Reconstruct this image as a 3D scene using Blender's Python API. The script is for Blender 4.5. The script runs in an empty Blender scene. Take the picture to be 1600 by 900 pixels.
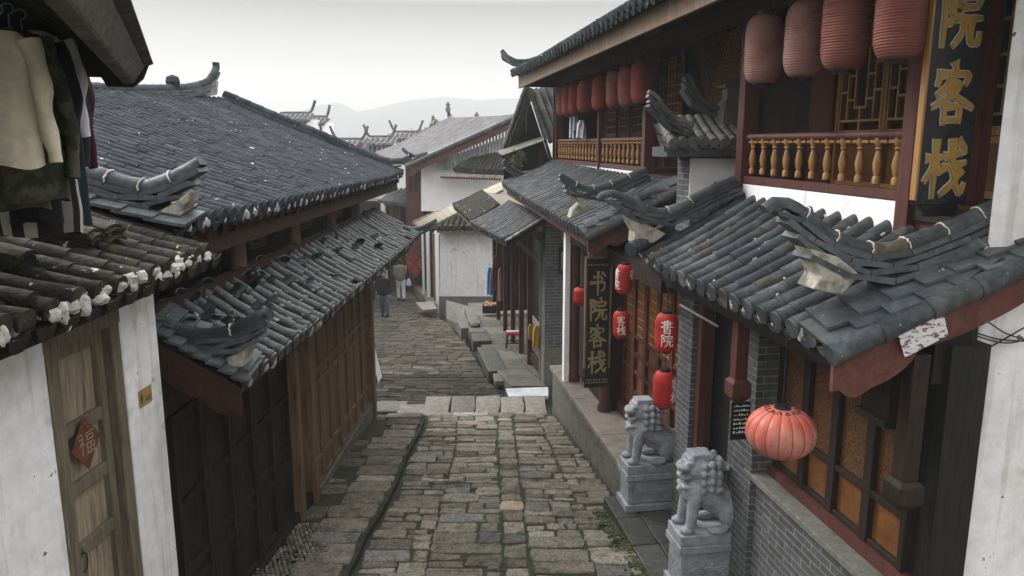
import bpy, math, random
from math import sin, cos, pi, atan, atan2, hypot, radians
from mathutils import Vector, Matrix, noise
V = Vector
scene = bpy.context.scene
COL = scene.collection

# ------------------------------------------------------------------ camera, sky, sun, exposure
FPX = 1180.0                       # focal length in pixels of a 1600 wide frame
PITCH = atan(225 / FPX)
cam_d = bpy.data.cameras.new('camera')
cam_d.sensor_width = 36.0
cam_d.lens = 36.0 * FPX / 1600
cam_d.clip_start = 0.1
cam_d.clip_end = 6000
cam = bpy.data.objects.new('camera', cam_d)
COL.objects.link(cam)
cam.location = (0, 0, 0)
cam.rotation_euler = (pi / 2 - PITCH, 0, 0)
scene.camera = cam

SUN_EL, SUN_AZ = radians(38), radians(-52)
world = bpy.data.worlds.new('World')
scene.world = world
world.use_nodes = True
wn, wl = world.node_tree.nodes, world.node_tree.links
wn.clear()
wo = wn.new('ShaderNodeOutputWorld')
bg = wn.new('ShaderNodeBackground')
bg.inputs['Strength'].default_value = 0.1
sky = wn.new('ShaderNodeTexSky')
sky.sky_type = 'NISHITA'
sky.sun_disc = False
sky.sun_elevation = SUN_EL
sky.sun_rotation = SUN_AZ
sky.dust_density = 4.0
sky.air_density = 1.0
hs = wn.new('ShaderNodeHueSaturation')
hs.inputs['Saturation'].default_value = 0.12
# overcast layer: grey cloud sheet, bright rim near the horizon, brightest overhead
tc = wn.new('ShaderNodeTexCoord')
sep = wn.new('ShaderNodeSeparateXYZ')
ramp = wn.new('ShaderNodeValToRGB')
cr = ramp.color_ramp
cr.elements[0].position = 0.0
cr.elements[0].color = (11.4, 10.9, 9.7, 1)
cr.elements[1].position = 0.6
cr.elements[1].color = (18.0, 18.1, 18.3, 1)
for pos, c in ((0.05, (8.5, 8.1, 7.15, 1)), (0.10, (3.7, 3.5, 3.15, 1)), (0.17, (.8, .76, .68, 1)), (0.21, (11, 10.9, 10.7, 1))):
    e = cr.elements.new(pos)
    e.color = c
nz = wn.new('ShaderNodeTexNoise')
nz.inputs['Scale'].default_value = 2.2
nz.inputs['Detail'].default_value = 4
nm = wn.new('ShaderNodeMapRange')
nm.inputs['To Min'].default_value = 0.94
nm.inputs['To Max'].default_value = 1.06
mul = wn.new('ShaderNodeMix')
mul.data_type = 'RGBA'
mul.blend_type = 'MULTIPLY'
mul.inputs[0].default_value = 1.0
mx = wn.new('ShaderNodeMix')
mx.data_type = 'RGBA'
mx.inputs[0].default_value = 0.9
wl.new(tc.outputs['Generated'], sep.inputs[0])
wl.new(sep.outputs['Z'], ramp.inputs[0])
wl.new(tc.outputs['Generated'], nz.inputs['Vector'])
wl.new(nz.outputs[0], nm.inputs[0])
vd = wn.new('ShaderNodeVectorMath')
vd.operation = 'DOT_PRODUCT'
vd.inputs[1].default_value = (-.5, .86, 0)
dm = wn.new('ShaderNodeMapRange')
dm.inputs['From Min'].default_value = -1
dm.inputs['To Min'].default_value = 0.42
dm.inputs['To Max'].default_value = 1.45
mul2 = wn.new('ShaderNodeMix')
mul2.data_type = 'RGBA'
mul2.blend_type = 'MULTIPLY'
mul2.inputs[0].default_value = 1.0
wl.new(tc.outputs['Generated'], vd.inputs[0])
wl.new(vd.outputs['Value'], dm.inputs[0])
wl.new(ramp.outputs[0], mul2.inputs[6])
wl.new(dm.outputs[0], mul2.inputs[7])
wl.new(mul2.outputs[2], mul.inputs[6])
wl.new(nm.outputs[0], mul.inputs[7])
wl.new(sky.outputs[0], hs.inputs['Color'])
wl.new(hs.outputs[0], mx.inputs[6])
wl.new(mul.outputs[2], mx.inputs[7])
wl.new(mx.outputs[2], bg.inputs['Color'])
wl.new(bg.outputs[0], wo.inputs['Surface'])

sun_d = bpy.data.lights.new('sun', 'SUN')
sun_d.energy = 1.5
sun_d.angle = radians(18)
sun_d.color = (1.0, 0.97, 0.92)
sun = bpy.data.objects.new('sun', sun_d)
COL.objects.link(sun)
sdir = V((sin(SUN_AZ) * cos(SUN_EL), cos(SUN_AZ) * cos(SUN_EL), sin(SUN_EL)))
sun.rotation_euler = sdir.to_track_quat('Z', 'Y').to_euler()

vs = scene.view_settings
vs.view_transform = 'Standard'
vs.look = 'None'
vs.exposure = 0.86
vs.gamma = 1.0
vs.use_curve_mapping = False
scene.cycles.max_bounces = 6
scene.cycles.diffuse_bounces = 3
scene.cycles.volume_bounces = 2

# ------------------------------------------------------------------ frames and pixel rays on real planes
TR = atan2(185, hypot(FPX, 225))
TL = atan2(-30, hypot(FPX, 225))
TC = radians(14.0)
FR, FL, FC = (Matrix.Rotation(t, 4, 'Z') for t in (TR, TL, TC))
ID = Matrix.Identity(4)


def ray(px, py):
    x, u = px - 800, 450 - py
    return V((x, FPX * cos(PITCH) + u * sin(PITCH), -FPX * sin(PITCH) + u * cos(PITCH)))


def PY(px, py, y):
    r = ray(px, py)
    return r * (y / r.y)


def PZ(px, py, z):
    r = ray(px, py)
    return r * (z / r.z)


def PA(px, py, a, M=FR):           # point on the plane y_local = a of a frame, local coordinates
    r = M.inverted() @ ray(px, py)
    return r * (a / r.y)


def PB(px, py, b, M=FR):           # point on the plane x_local = b of a frame, local coordinates
    r = M.inverted() @ ray(px, py)
    return r * (b / r.x)


# ------------------------------------------------------------------ objects
def tagit(o, label=None, cat=None, group=None, kind=None):
    if label:
        o['label'] = label
    if cat:
        o['category'] = cat
    if group:
        o['group'] = group
    if kind:
        o['kind'] = kind
    return o


def thing(name, label, cat, loc, group=None, kind=None):
    o = bpy.data.objects.new(name, None)
    COL.objects.link(o)
    o.empty_display_size = 0.2
    o.location = loc
    return tagit(o, label, cat, group, kind)


def world_loc(o):
    p = V((0, 0, 0))
    while o is not None:
        p += o.location
        o = o.parent
    return p


class MB:
    def __init__(s, M=ID):
        s.v, s.f, s.uv, s.t, s.M, s.mi = [], [], [], [], M, {}

    def add(s, pts, faces, tint=1.0):
        k = len(s.v)
        P = [V(p) for p in pts]
        W = [s.M @ p for p in P]
        s.v.extend(W)
        for f in faces:
            n = V((0, 0, 0))
            for i in range(len(f)):
                a, b = P[f[i]], P[f[(i + 1) % len(f)]]
                n += a.cross(b)
            ax, ay, az = abs(n.x), abs(n.y), abs(n.z)
            if az >= ax and az >= ay:
                uv = [(P[i].x, P[i].y) for i in f]
            elif ax >= ay:
                uv = [(P[i].y, P[i].z) for i in f]
            else:
                uv = [(P[i].x, P[i].z) for i in f]
            s.f.append([k + i for i in f])
            s.uv.append(uv)
            s.t.append(tint)
        return s

    def join(s, o, slot):
        k, n = len(s.v), len(s.f)
        s.v.extend(o.v)
        s.f.extend([[k + i for i in f] for f in o.f])
        s.uv.extend(o.uv)
        s.t.extend(o.t)
        for i in range(len(o.f)):
            s.mi[n + i] = slot
        return s

    def hexa(s, p, tint=1.0):      # 8 points: bottom loop, top loop
        return s.add(p, [(3, 2, 1, 0), (4, 5, 6, 7), (0, 1, 5, 4), (1, 2, 6, 5), (2, 3, 7, 6), (3, 0, 4, 7)], tint)

    def box(s, x0, x1, y0, y1, z0, z1, tint=1.0):
        if x0 > x1: x0, x1 = x1, x0
        if y0 > y1: y0, y1 = y1, y0
        if z0 > z1: z0, z1 = z1, z0
        return s.hexa([(x0, y0, z0), (x1, y0, z0), (x1, y1, z0), (x0, y1, z0), (x0, y0, z1), (x1, y0, z1), (x1, y1, z1), (x0, y1, z1)], tint)

    def prism(s, loop, off, tint=1.0):
        n = len(loop)
        a = [V(p) for p in loop]
        o = V(off)
        b = [p + o for p in a]
        nn = V((0, 0, 0))
        for i in range(n):
            nn += a[i].cross(a[(i + 1) % n])
        if nn.dot(o) > 0:          # first loop must look away from the offset
            a, b = b, a
            a, b = [p for p in a], [p for p in b]
            fr, bk = list(range(n)), [n + i for i in reversed(range(n))]
            sides = [((i + 1) % n, i, n + i, n + (i + 1) % n) for i in range(n)]
        else:
            fr, bk = list(range(n)), [n + i for i in reversed(range(n))]
            sides = [((i + 1) % n, i, n + i, n + (i + 1) % n) for i in range(n)]
        return s.add(a + b, [fr, bk] + sides, tint)

    def bar(s, p, q, w, h, up=(0, 0, 1), tint=1.0):
        p, q, up = V(p), V(q), V(up)
        d = (q - p).normalized()
        sd = d.cross(up)
        if sd.length < 1e-4:
            sd = d.cross(V((1, 0, 0)))
        sd.normalize()
        u = sd.cross(d)
        a, b = sd * (w / 2), u * (h / 2)
        return s.hexa([p - a - b, p + a - b, q + a - b, q - a - b, p - a + b, p + a + b, q + a + b, q - a + b], tint)

    def tube(s, path, rad, n=8, caps=True, tint=1.0, sq=(1, 1)):
        path = [V(p) for p in path]
        m = len(path)
        if not isinstance(rad, (list, tuple)):
            rad = [rad] * m
        pts = []
        ref = V((0, 0, 1))
        for i, p in enumerate(path):
            d = (path[min(i + 1, m - 1)] - path[max(i - 1, 0)]).normalized()
            if i == 0:
                ref = V((0, 0, 1)) if abs(d.z) < 0.9 else V((1, 0, 0))
            a = d.cross(ref).normalized()
            b = a.cross(d)
            ref = b
            for k in range(n):
                t = 2 * pi * k / n
                pts.append(p + (a * cos(t) * sq[0] + b * sin(t) * sq[1]) * rad[i])
        fs = []
        for i in range(m - 1):
            for k in range(n):
                k2 = (k + 1) % n
                fs.append((i * n + k, i * n + k2, (i + 1) * n + k2, (i + 1) * n + k))
        if caps:
            fs.append(tuple(reversed(range(n))))
            fs.append(tuple((m - 1) * n + k for k in range(n)))
        return s.add(pts, fs, tint)

    def lathe(s, prof, c=(0, 0, 0), n=16, tint=1.0, rfn=None):
        c = V(c)
        pts = []
        for r, z in prof:
            for k in range(n):
                t = 2 * pi * k / n
                rr = r * (rfn(t, z) if rfn else 1)
                pts.append(c + V((rr * cos(t), rr * sin(t), z)))
        fs = []
        m = len(prof)
        for i in range(m - 1):
            for k in range(n):
                k2 = (k + 1) % n
                fs.append((i * n + k, i * n + k2, (i + 1) * n + k2, (i + 1) * n + k))
        if prof[0][0] > 1e-4: fs.append(tuple(reversed(range(n))))
        if prof[-1][0] > 1e-4: fs.append(tuple((m - 1) * n + k for k in range(n)))
        return s.add(pts, fs, tint)

    def blob(s, c, r, rng, tint=1.0, n=7, m=5):
        c = V(c)
        pts = [c + V((0, 0, -r[2]))]
        for i in range(1, m):
            ph = -pi / 2 + pi * i / m
            for k in range(n):
                t = 2 * pi * (k + 0.5 * (i % 2)) / n
                j = rng.uniform(0.72, 1.2)
                pts.append(c + V((r[0] * cos(ph) * cos(t) * j, r[1] * cos(ph) * sin(t) * j, r[2] * sin(ph) * j)))
        pts.append(c + V((0, 0, r[2])))
        fs = [(0, 1 + (k + 1) % n, 1 + k) for k in range(n)]
        for i in range(m - 2):
            for k in range(n):
                a, b = 1 + i * n + k, 1 + i * n + (k + 1) % n
                fs.append((a, b, b + n, a + n))
        L = len(pts) - 1
        fs += [(L, 1 + (m - 2) * n + k, 1 + (m - 2) * n + (k + 1) % n) for k in range(n)]
        return s.add(pts, fs, tint)

    def obj(s, name, mat, parent=None, origin=None, smooth=None, bevel=0.0):
        if origin is None:
            if parent is not None:
                base = world_loc(parent)
            else:
                base = V((0, 0, 0))
        else:
            base = V(origin)
        me = bpy.data.meshes.new(name)
        me.from_pydata([v - base for v in s.v], [], s.f)
        uvl = me.uv_layers.new(name='UVMap')
        flat = []
        for uv in s.uv:
            for a in uv:
                flat.extend(a)
        uvl.data.foreach_set('uv', flat)
        at = me.attributes.new('tint', 'FLOAT', 'FACE')
        at.data.foreach_set('value', s.t)
        for m_ in (mat if isinstance(mat, (list, tuple)) else [mat]):
            me.materials.append(m_)
        for i_, k_ in s.mi.items():
            me.polygons[i_].material_index = k_
        if smooth:
            for p in me.polygons:
                p.use_smooth = True
            me.set_sharp_from_angle(angle=radians(smooth))
        me.update()
        o = bpy.data.objects.new(name, me)
        COL.objects.link(o)
        if parent is not None:
            o.parent = parent
        else:
            o.location = base
        if bevel:
            b = o.modifiers.new('bevel', 'BEVEL')
            b.width = bevel
            b.segments = 2
            b.limit_method = 'ANGLE'
        return o


# ------------------------------------------------------------------ materials
def mat(name, col, col2=None, n2=(3.0, 0.45, 0.65), var=0.35, vscale=14.0, rough=0.75, bump=0.25, bscale=40.0,
        stretch=(1, 1, 1), spots=None, spots2=None, rot=0.0, spec=0.3, metal=0.0, sss=0.0, emit=None, brick=None, tintk=1.0, transl=0.0, hues=None, streak=None):
    m = bpy.data.materials.new(name)
    m.use_nodes = True
    N, L = m.node_tree.nodes, m.node_tree.links
    N.clear()
    out = N.new('ShaderNodeOutputMaterial')
    bs = N.new('ShaderNodeBsdfPrincipled')
    L.new(bs.outputs[0], out.inputs[0])
    bs.inputs['Roughness'].default_value = rough
    bs.inputs['Metallic'].default_value = metal
    bs.inputs['Specular IOR Level'].default_value = spec
    geo = N.new('ShaderNodeNewGeometry')
    mp = N.new('ShaderNodeMapping')
    mp.vector_type = 'TEXTURE' if False else 'POINT'
    mp.inputs['Scale'].default_value = stretch
    mp.inputs['Rotation'].default_value = (0, 0, rot)
    L.new(geo.outputs['Position'], mp.inputs[0])
    vec = mp.outputs[0]

    def nse(scale, detail=5, rough_=0.6):
        n = N.new('ShaderNodeTexNoise')
        n.inputs['Scale'].default_value = scale
        n.inputs['Detail'].default_value = detail
        n.inputs['Roughness'].default_value = rough_
        L.new(vec, n.inputs['Vector'])
        return n.outputs[0]

    def mixc(fac, a, b, blend='MIX'):
        x = N.new('ShaderNodeMix')
        x.data_type = 'RGBA'
        x.blend_type = blend
        for sock, val in ((x.inputs[0], fac), (x.inputs[6], a), (x.inputs[7], b)):
            if hasattr(val, 'is_output') or hasattr(val, 'links'):
                L.new(val, sock)
            elif isinstance(val, (int, float)):
                sock.default_value = val
            else:
                sock.default_value = (*val, 1) if len(val) == 3 else val
        return x.outputs[2]

    def rng_(src, lo, hi, to0=0.0, to1=1.0):
        r = N.new('ShaderNodeMapRange')
        r.inputs['From Min'].default_value = lo
        r.inputs['From Max'].default_value = hi
        r.inputs['To Min'].default_value = to0
        r.inputs['To Max'].default_value = to1
        L.new(src, r.inputs[0])
        return r.outputs[0]
    c = None
    bfac = None
    if brick:
        uvn = N.new('ShaderNodeUVMap')
        br = N.new('ShaderNodeTexBrick')
        br.inputs['Scale'].default_value = 1.0
        br.inputs['Brick Width'].default_value = brick[0]
        br.inputs['Row Height'].default_value = brick[1]
        br.inputs['Mortar Size'].default_value = brick[2]
        br.inputs['Mortar Smooth'].default_value = 0.3
        br.inputs['Color1'].default_value = (*col, 1)
        br.inputs['Color2'].default_value = (*[x * 0.6 for x in col], 1)
        br.inputs['Mortar'].default_value = (*brick[3], 1)
        br.inputs['Bias'].default_value = -0.2
        L.new(uvn.outputs[0], br.inputs['Vector'])
        c = br.outputs['Color']
        bfac = br.outputs['Fac']
    else:
        rgb = N.new('ShaderNodeRGB')
        rgb.outputs[0].default_value = (*col, 1)
        c = rgb.outputs[0]
    if hues:
        at0 = N.new('ShaderNodeAttribute')
        at0.attribute_name = 'tint'
        wnz = N.new('ShaderNodeTexWhiteNoise')
        wnz.noise_dimensions = '1D'
        L.new(at0.outputs['Fac'], wnz.inputs['W'])
        rp = N.new('ShaderNodeValToRGB')
        rp.color_ramp.interpolation = 'CONSTANT'
        els = rp.color_ramp.elements
        els[0].position, els[0].color = 0.0, (*hues[0][1], 1)
        els[1].position, els[1].color = hues[1][0], (*hues[1][1], 1)
        for ps, hc in hues[2:]:
            e_ = els.new(ps)
            e_.color = (*hc, 1)
        L.new(wnz.outputs['Value'], rp.inputs[0])
        c = rp.outputs[0]
    if col2:
        c = mixc(rng_(nse(n2[0], 6), n2[1], n2[2]), c, col2)
    v = rng_(nse(vscale, 6, 0.65), 0.3, 0.7, 1 - var, 1 + var)
    c = mixc(1.0, c, v, 'MULTIPLY')
    if tintk:
        at = N.new('ShaderNodeAttribute')
        at.attribute_name = 'tint'
        c = mixc(tintk, c, at.outputs['Fac'], 'MULTIPLY')
    if streak:
        mp2 = N.new('ShaderNodeMapping')
        mp2.inputs['Scale'].default_value = (7, 7, .45)
        L.new(geo.outputs['Position'], mp2.inputs[0])
        n2_ = N.new('ShaderNodeTexNoise')
        n2_.inputs['Scale'].default_value = 1.6
        n2_.inputs['Detail'].default_value = 5
        L.new(mp2.outputs[0], n2_.inputs['Vector'])
        c = mixc(rng_(n2_.outputs[0], streak[1], streak[2], 0, streak[3]), c, streak[0])
    for sp in (spots, spots2):
        if sp:
            c = mixc(rng_(nse(sp[1], 4, 0.55), sp[2], sp[3]), c, sp[0])
    L.new(c, bs.inputs['Base Color'])
    rr = rng_(nse(vscale * 0.7, 3), 0.3, 0.7, max(0.05, rough - 0.13), min(1, rough + 0.13))
    L.new(rr, bs.inputs['Roughness'])
    if bump:
        b = N.new('ShaderNodeBump')
        b.inputs['Strength'].default_value = bump
        b.inputs['Distance'].default_value = 0.02
        h = nse(bscale, 6, 0.6)
        if bfac is not None:
            mm = N.new('ShaderNodeMath')
            mm.operation = 'MULTIPLY_ADD'
            L.new(bfac, mm.inputs[0])
            mm.inputs[1].default_value = -0.7
            L.new(h, mm.inputs[2])
            h = mm.outputs[0]
        L.new(h, b.inputs['Height'])
        L.new(b.outputs[0], bs.inputs['Normal'])
    if emit:
        bs.inputs['Emission Color'].default_value = (*emit[0], 1)
        bs.inputs['Emission Strength'].default_value = emit[1]
    if transl:
        tr = N.new('ShaderNodeBsdfTranslucent')
        L.new(c, tr.inputs[0])
        ms = N.new('ShaderNodeMixShader')
        ms.inputs[0].default_value = transl
        L.new(bs.outputs[0], ms.inputs[1])
        L.new(tr.outputs[0], ms.inputs[2])
        L.new(ms.outputs[0], out.inputs[0])
    return m


WH = (0.72, 0.70, 0.68)
TH = [(0, (0.0464, 0.0528, 0.0592)), (.3, (0.0528, 0.0592, 0.0592)), (.5, (0.0400, 0.0464, 0.0560)), (.72, (0.0600, 0.0640, 0.0624)), (.9, (0.0576, 0.0544, 0.0448)), (.97, (0.0800, 0.0600, 0.0360))]
m_tile = mat('roof_tile', hues=TH, col=(0.062, 0.070, 0.078), col2=(0.115, 0.122, 0.128), n2=(5, 0.5, 0.75), var=0.4, vscale=22, rough=0.5, bump=0.35, bscale=55, spots=((0.45, 0.45, 0.43), 38, 0.70, 0.74), spec=0.2)
m_tile_blue = mat('weathered_tile', (0.0320, 0.0364, 0.0445), (0.0623, 0.0684, 0.0801), (4, 0.4, 0.7), var=0.35, vscale=18, rough=0.8, bump=0.4, bscale=50, spots=((0.5, 0.5, 0.5), 13, 0.68, 0.72), spec=0.1)
m_tile_wet = mat('wet_tile', (0.0208, 0.0238, 0.0248), (0.0446, 0.0471, 0.0471), (6, 0.5, 0.75), var=0.45, vscale=25, rough=0.4, bump=0.4, bscale=45, spots=((0.5, 0.5, 0.48), 20, 0.69, 0.73), spec=0.5)
m_tile_moss = mat('mossy_tile', (0.0231, 0.0218, 0.0177), (0.0442, 0.0429, 0.0231), (6, 0.48, 0.66), var=0.5, vscale=25, rough=0.78, bump=0.6, bscale=40, spots=((0.55, 0.54, 0.5), 15, 0.66, 0.70), spec=0.2)
m_tile_pale = mat('pale_tile', (0.1156, 0.1088, 0.1122), (0.1904, 0.1768, 0.1802), (2, 0.4, 0.7), var=0.3, vscale=10, rough=0.8, bump=0.2)
m_tile_dusty = mat('dusty_tile', (0.1040, 0.1040, 0.1000), (0.1520, 0.1480, 0.1400), (6, 0.4, 0.7), var=0.3, vscale=20, rough=0.75, bump=0.3)
m_slate = mat('verge_slate', (0.0600, 0.0680, 0.0760), (0.0880, 0.0960, 0.1000), var=0.35, vscale=20, rough=0.5, bump=0.3, spots=((0.5, 0.5, 0.48), 30, 0.72, 0.75))
m_mortar = mat('lime_mortar', (0.5808, 0.5632, 0.5280), (0.3080, 0.2904, 0.2552), (14, 0.5, 0.7), var=0.25, vscale=30, rough=0.95, bump=0.6, bscale=60, spec=0.1)
m_lime = mat('old_lime', (0.42, 0.39, 0.34), (0.17, 0.16, 0.13), (9, 0.45, 0.65), var=0.25, vscale=30, rough=0.95, bump=0.5, bscale=50, spec=0.1)
m_white = mat('white_plaster', (0.80, 0.785, 0.795), (0.62, 0.58, 0.55), (1.6, 0.52, 0.78), streak=((.30, .27, .235), .56, .82, .75), var=0.12, vscale=9, rough=0.92, bump=0.22, bscale=30, spots=((0.16, 0.14, 0.12), 9, 0.69, 0.72), spots2=((0.45, 0.42, 0.36), 3.5, 0.62, 0.78), spec=0.15)
m_white_clean = mat('fresh_plaster', (0.90, 0.88, 0.875), (0.80, 0.77, 0.74), (2, 0.5, 0.8), streak=((.48, .43, .39), .58, .85, .7), var=0.06, vscale=9, rough=0.92, bump=0.15, bscale=30, spec=0.15)


def wood(name, col, var=0.4, dark=0.5, stretch=(9, 9, 0.8), rough=0.65, **k):
    return mat(name, col, tuple(c * dark for c in col), (2.2, 0.45, 0.7), var=var, vscale=7, rough=rough, bump=0.3, bscale=9, stretch=stretch, **k)


m_wood_red = wood('red_brown_wood', (0.0920, 0.0280, 0.0192))
m_lacquer = wood('red_lacquer', (0.0978, 0.0340, 0.0272), var=0.25, dark=0.65, rough=0.5)
m_board = mat('red_barge_board', (0.1200, 0.0424, 0.0304), (0.0720, 0.0256, 0.0192), (4, 0.48, 0.7), var=0.3, vscale=18, rough=0.75, bump=0.25)
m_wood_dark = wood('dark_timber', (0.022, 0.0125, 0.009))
m_board_dark = mat('old_barge_board', (0.0375, 0.0130, 0.0090), (0.0225, 0.0100, 0.0075), (4, 0.48, 0.7), var=0.3, vscale=18, rough=0.8, bump=0.25)
m_wood_black = wood('near_black_timber', (0.012, 0.011, 0.010))  # near-black timber, deep under-eave shade worked into the base colour
m_wood_brown = wood('brown_timber', (0.185, 0.115, 0.068), spots=((0.05, 0.03, 0.02), 3, 0.6, 0.75))
m_wood_pale = wood('pale_worn_wood', (0.2890, 0.2380, 0.1658), dark=0.5, spots=((0.1105, 0.0723, 0.0425), 2.2, .58, .72))
m_wood_grey = wood('weathered_timber', (0.1600, 0.1320, 0.0920), dark=0.55)
m_wood_fascia = wood('grey_fascia', (0.10, 0.088, 0.075), dark=0.5, stretch=(2, 2, 8))
m_orange = mat('carved_orange_panel', (0.1339, 0.0558, 0.0170), (0.0580, 0.0223, 0.0081), (42, 0.42, 0.6), var=0.3, vscale=60, rough=0.5, bump=1.0, bscale=38)
m_orange_flat = mat('orange_panel', (0.1728, 0.0720, 0.0202), (0.1056, 0.0408, 0.0134), (4, 0.4, 0.7), var=0.2, vscale=20, rough=0.5, bump=0.15)
m_gold_wood = wood('honey_wood', (0.3570, 0.1827, 0.0638), var=0.2, dark=0.7, rough=0.5)
m_gold = mat('gold_paint', (0.34, 0.20, 0.035), (0.24, 0.14, 0.03), var=0.15, rough=0.45, bump=0.1)
m_gold_dull = mat('dull_gold_paint', (0.30, 0.22, 0.11), (0.2, 0.14, 0.07), var=0.2, rough=0.6, bump=0.1)
m_silver = mat('silver_edge', (0.42, 0.43, 0.42), var=0.2, rough=0.5, bump=0.1)
m_black = mat('black_lacquer', (0.012, 0.013, 0.015), var=0.3, rough=0.35, bump=0.05)
m_iron = mat('black_iron', (0.02, 0.02, 0.021), var=0.3, rough=0.5, bump=0.1, metal=0.0)
m_shade = mat('interior_shade', (0.006, 0.006, 0.006), var=0.2, rough=0.9, bump=0)  # near-black colour standing in for the shade inside openings
m_brick = mat('grey_brick', (0.0938, 0.0990, 0.1013), (0.0638, 0.0675, 0.0675), (5, 0.5, 0.75), var=0.25, vscale=16, rough=0.85, bump=0.35, bscale=60, brick=(0.26, 0.066, 0.007, (0.20, 0.20, 0.195)))
SH = [(0, (0.2191, 0.1955, 0.1527)), (.25, (0.1935, 0.1763, 0.1399)), (.45, (0.2095, 0.1923, 0.1623)), (.62, (0.2318, 0.2019, 0.1623)), (.78, (0.1775, 0.1731, 0.1623)), (.88, (0.1871, 0.1763, 0.1367)), (.95, (0.2542, 0.2146, 0.1750))]
m_stone = mat('paving_stone', hues=SH, col=(0.225, 0.20, 0.155), col2=(0.10, 0.095, 0.072), n2=(7, 0.44, 0.72), var=0.55, vscale=34, rough=0.85, bump=0.55, bscale=32, spots=((0.33, 0.31, 0.27), 26, 0.66, 0.75), spots2=((0.06, 0.06, 0.045), 3.2, 0.60, 0.75), spec=0.04)
m_stone_pale = mat('pinkish_block', (0.235, 0.215, 0.185), (0.14, 0.13, 0.11), (8, 0.42, 0.68), var=0.35, vscale=30, rough=0.7, bump=0.5, bscale=35, spots=((0.10, 0.09, 0.075), 12, 0.6, 0.7))
m_soil = mat('mossy_joint', (0.032, 0.030, 0.022), (0.04, 0.048, 0.022), (4, 0.45, 0.6), var=0.4, vscale=30, rough=0.95, bump=0.7, bscale=40)
m_granite = mat('pink_granite', (0.215, 0.185, 0.16), (0.14, 0.122, 0.105), (5, 0.4, 0.7), var=0.3, vscale=70, rough=0.7, bump=0.3, bscale=60)
m_plinth = mat('plinth_stone', (0.1520, 0.1440, 0.1200), (0.0960, 0.0960, 0.0760), (5, 0.4, 0.7), var=0.35, vscale=25, rough=0.85, bump=0.45, bscale=35, spots=((0.07, 0.075, 0.04), 4, 0.58, 0.72))
m_dark_stone = mat('dark_wet_slab', (0.075, 0.075, 0.066), (0.05, 0.052, 0.04), (4, 0.4, 0.7), var=0.4, vscale=25, rough=0.5, bump=0.4, bscale=35)
m_concrete = mat('grey_concrete', (0.1575, 0.1537, 0.1350), (0.1050, 0.1050, 0.0900), (3, 0.4, 0.7), var=0.3, vscale=18, rough=0.85, bump=0.3)
m_marble = mat('white_slab', (0.5, 0.5, 0.51), (0.38, 0.38, 0.4), var=0.15, rough=0.6, bump=0.15)
m_lion = mat('carved_grey_granite', (0.30, 0.31, 0.335), (0.195, 0.203, 0.225), (10, 0.42, 0.65), var=0.25, vscale=60, rough=0.75, bump=0.35, bscale=70)
m_water = mat('stream_surface', (0.03, 0.035, 0.032), var=0.2, rough=0.12, bump=0.15, bscale=8, spec=0.6)
m_lantern = mat('red_lantern_cloth', (0.4500, 0.0315, 0.0225), (0.3600, 0.0270, 0.0198), var=0.12, vscale=12, rough=0.6, bump=0.1, transl=0.25)
m_lantern_faded = mat('faded_lantern_cloth', (0.3060, 0.1742, 0.1487), (0.2125, 0.0850, 0.0680), (4, 0.42, 0.62), var=0.15, vscale=8, rough=0.7, bump=0.1, transl=0.2)
m_lantern_red2 = mat('dusty_lantern_cloth', (0.27, 0.105, 0.082), (0.20, 0.055, 0.042), (4, 0.42, 0.62), var=0.15, vscale=8, rough=0.7, bump=0.1, transl=0.2)
m_lantern_far = mat('balcony_lantern_cloth', (0.30, 0.055, 0.042), (0.22, 0.035, 0.028), (4, .4, .6), var=0.15, vscale=10, rough=0.7, bump=0.1, transl=0.2)
m_lantern_big = mat('salmon_lantern_silk', (0.55, 0.13, 0.09), (0.50, 0.24, 0.19), (3.2, 0.42, 0.6), var=0.15, vscale=12, rough=0.42, bump=0.12, transl=0.15)
m_ink_white = mat('white_ink', (0.75, 0.74, 0.72), var=0.1, rough=0.7, bump=0)
m_ink_black = mat('black_ink', (0.02, 0.02, 0.02), var=0.1, rough=0.7, bump=0)
m_grass = mat('leaf', (0.06, 0.085, 0.035), (0.10, 0.12, 0.05), (1.5, 0.4, 0.6), var=0.4, vscale=3, rough=0.7, bump=0, transl=0.2)
m_leaf_dry = mat('yellowing_leaf', (0.17, 0.17, 0.075), (0.09, 0.11, 0.04), (9, 0.4, 0.6), var=0.4, vscale=12, rough=0.7, bump=0, transl=0.2)
m_hill = mat('wooded_hill', (0.05, 0.07, 0.05), (0.07, 0.085, 0.06), (0.01, 0.4, 0.6), var=0.3, vscale=0.03, rough=0.95, bump=0)
m_ground = mat('earth_ground', (0.10, 0.095, 0.075), (0.07, 0.075, 0.05), (0.3, 0.4, 0.6), var=0.3, vscale=2, rough=0.95, bump=0.2)
m_plastic = mat('yellowed_sheet', (0.52, 0.47, 0.36), (0.42, 0.37, 0.27), (2, 0.4, 0.65), var=0.15, vscale=8, rough=0.55, bump=0.1, transl=0.3)
m_paper = mat('printed_notice', (0.66, 0.64, 0.66), (0.16, 0.10, 0.10), (34, 0.52, 0.56), var=0.1, rough=0.85, bump=0.1, stretch=(0.6, 0.6, 1.7))


def cloth(name, col, col2=None, n2=(5, 0.4, 0.6), **k):
    return mat(name, col, col2, n2, var=0.15, vscale=15, rough=0.95, bump=0.2, bscale=90, spec=0.1, **k)


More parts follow.
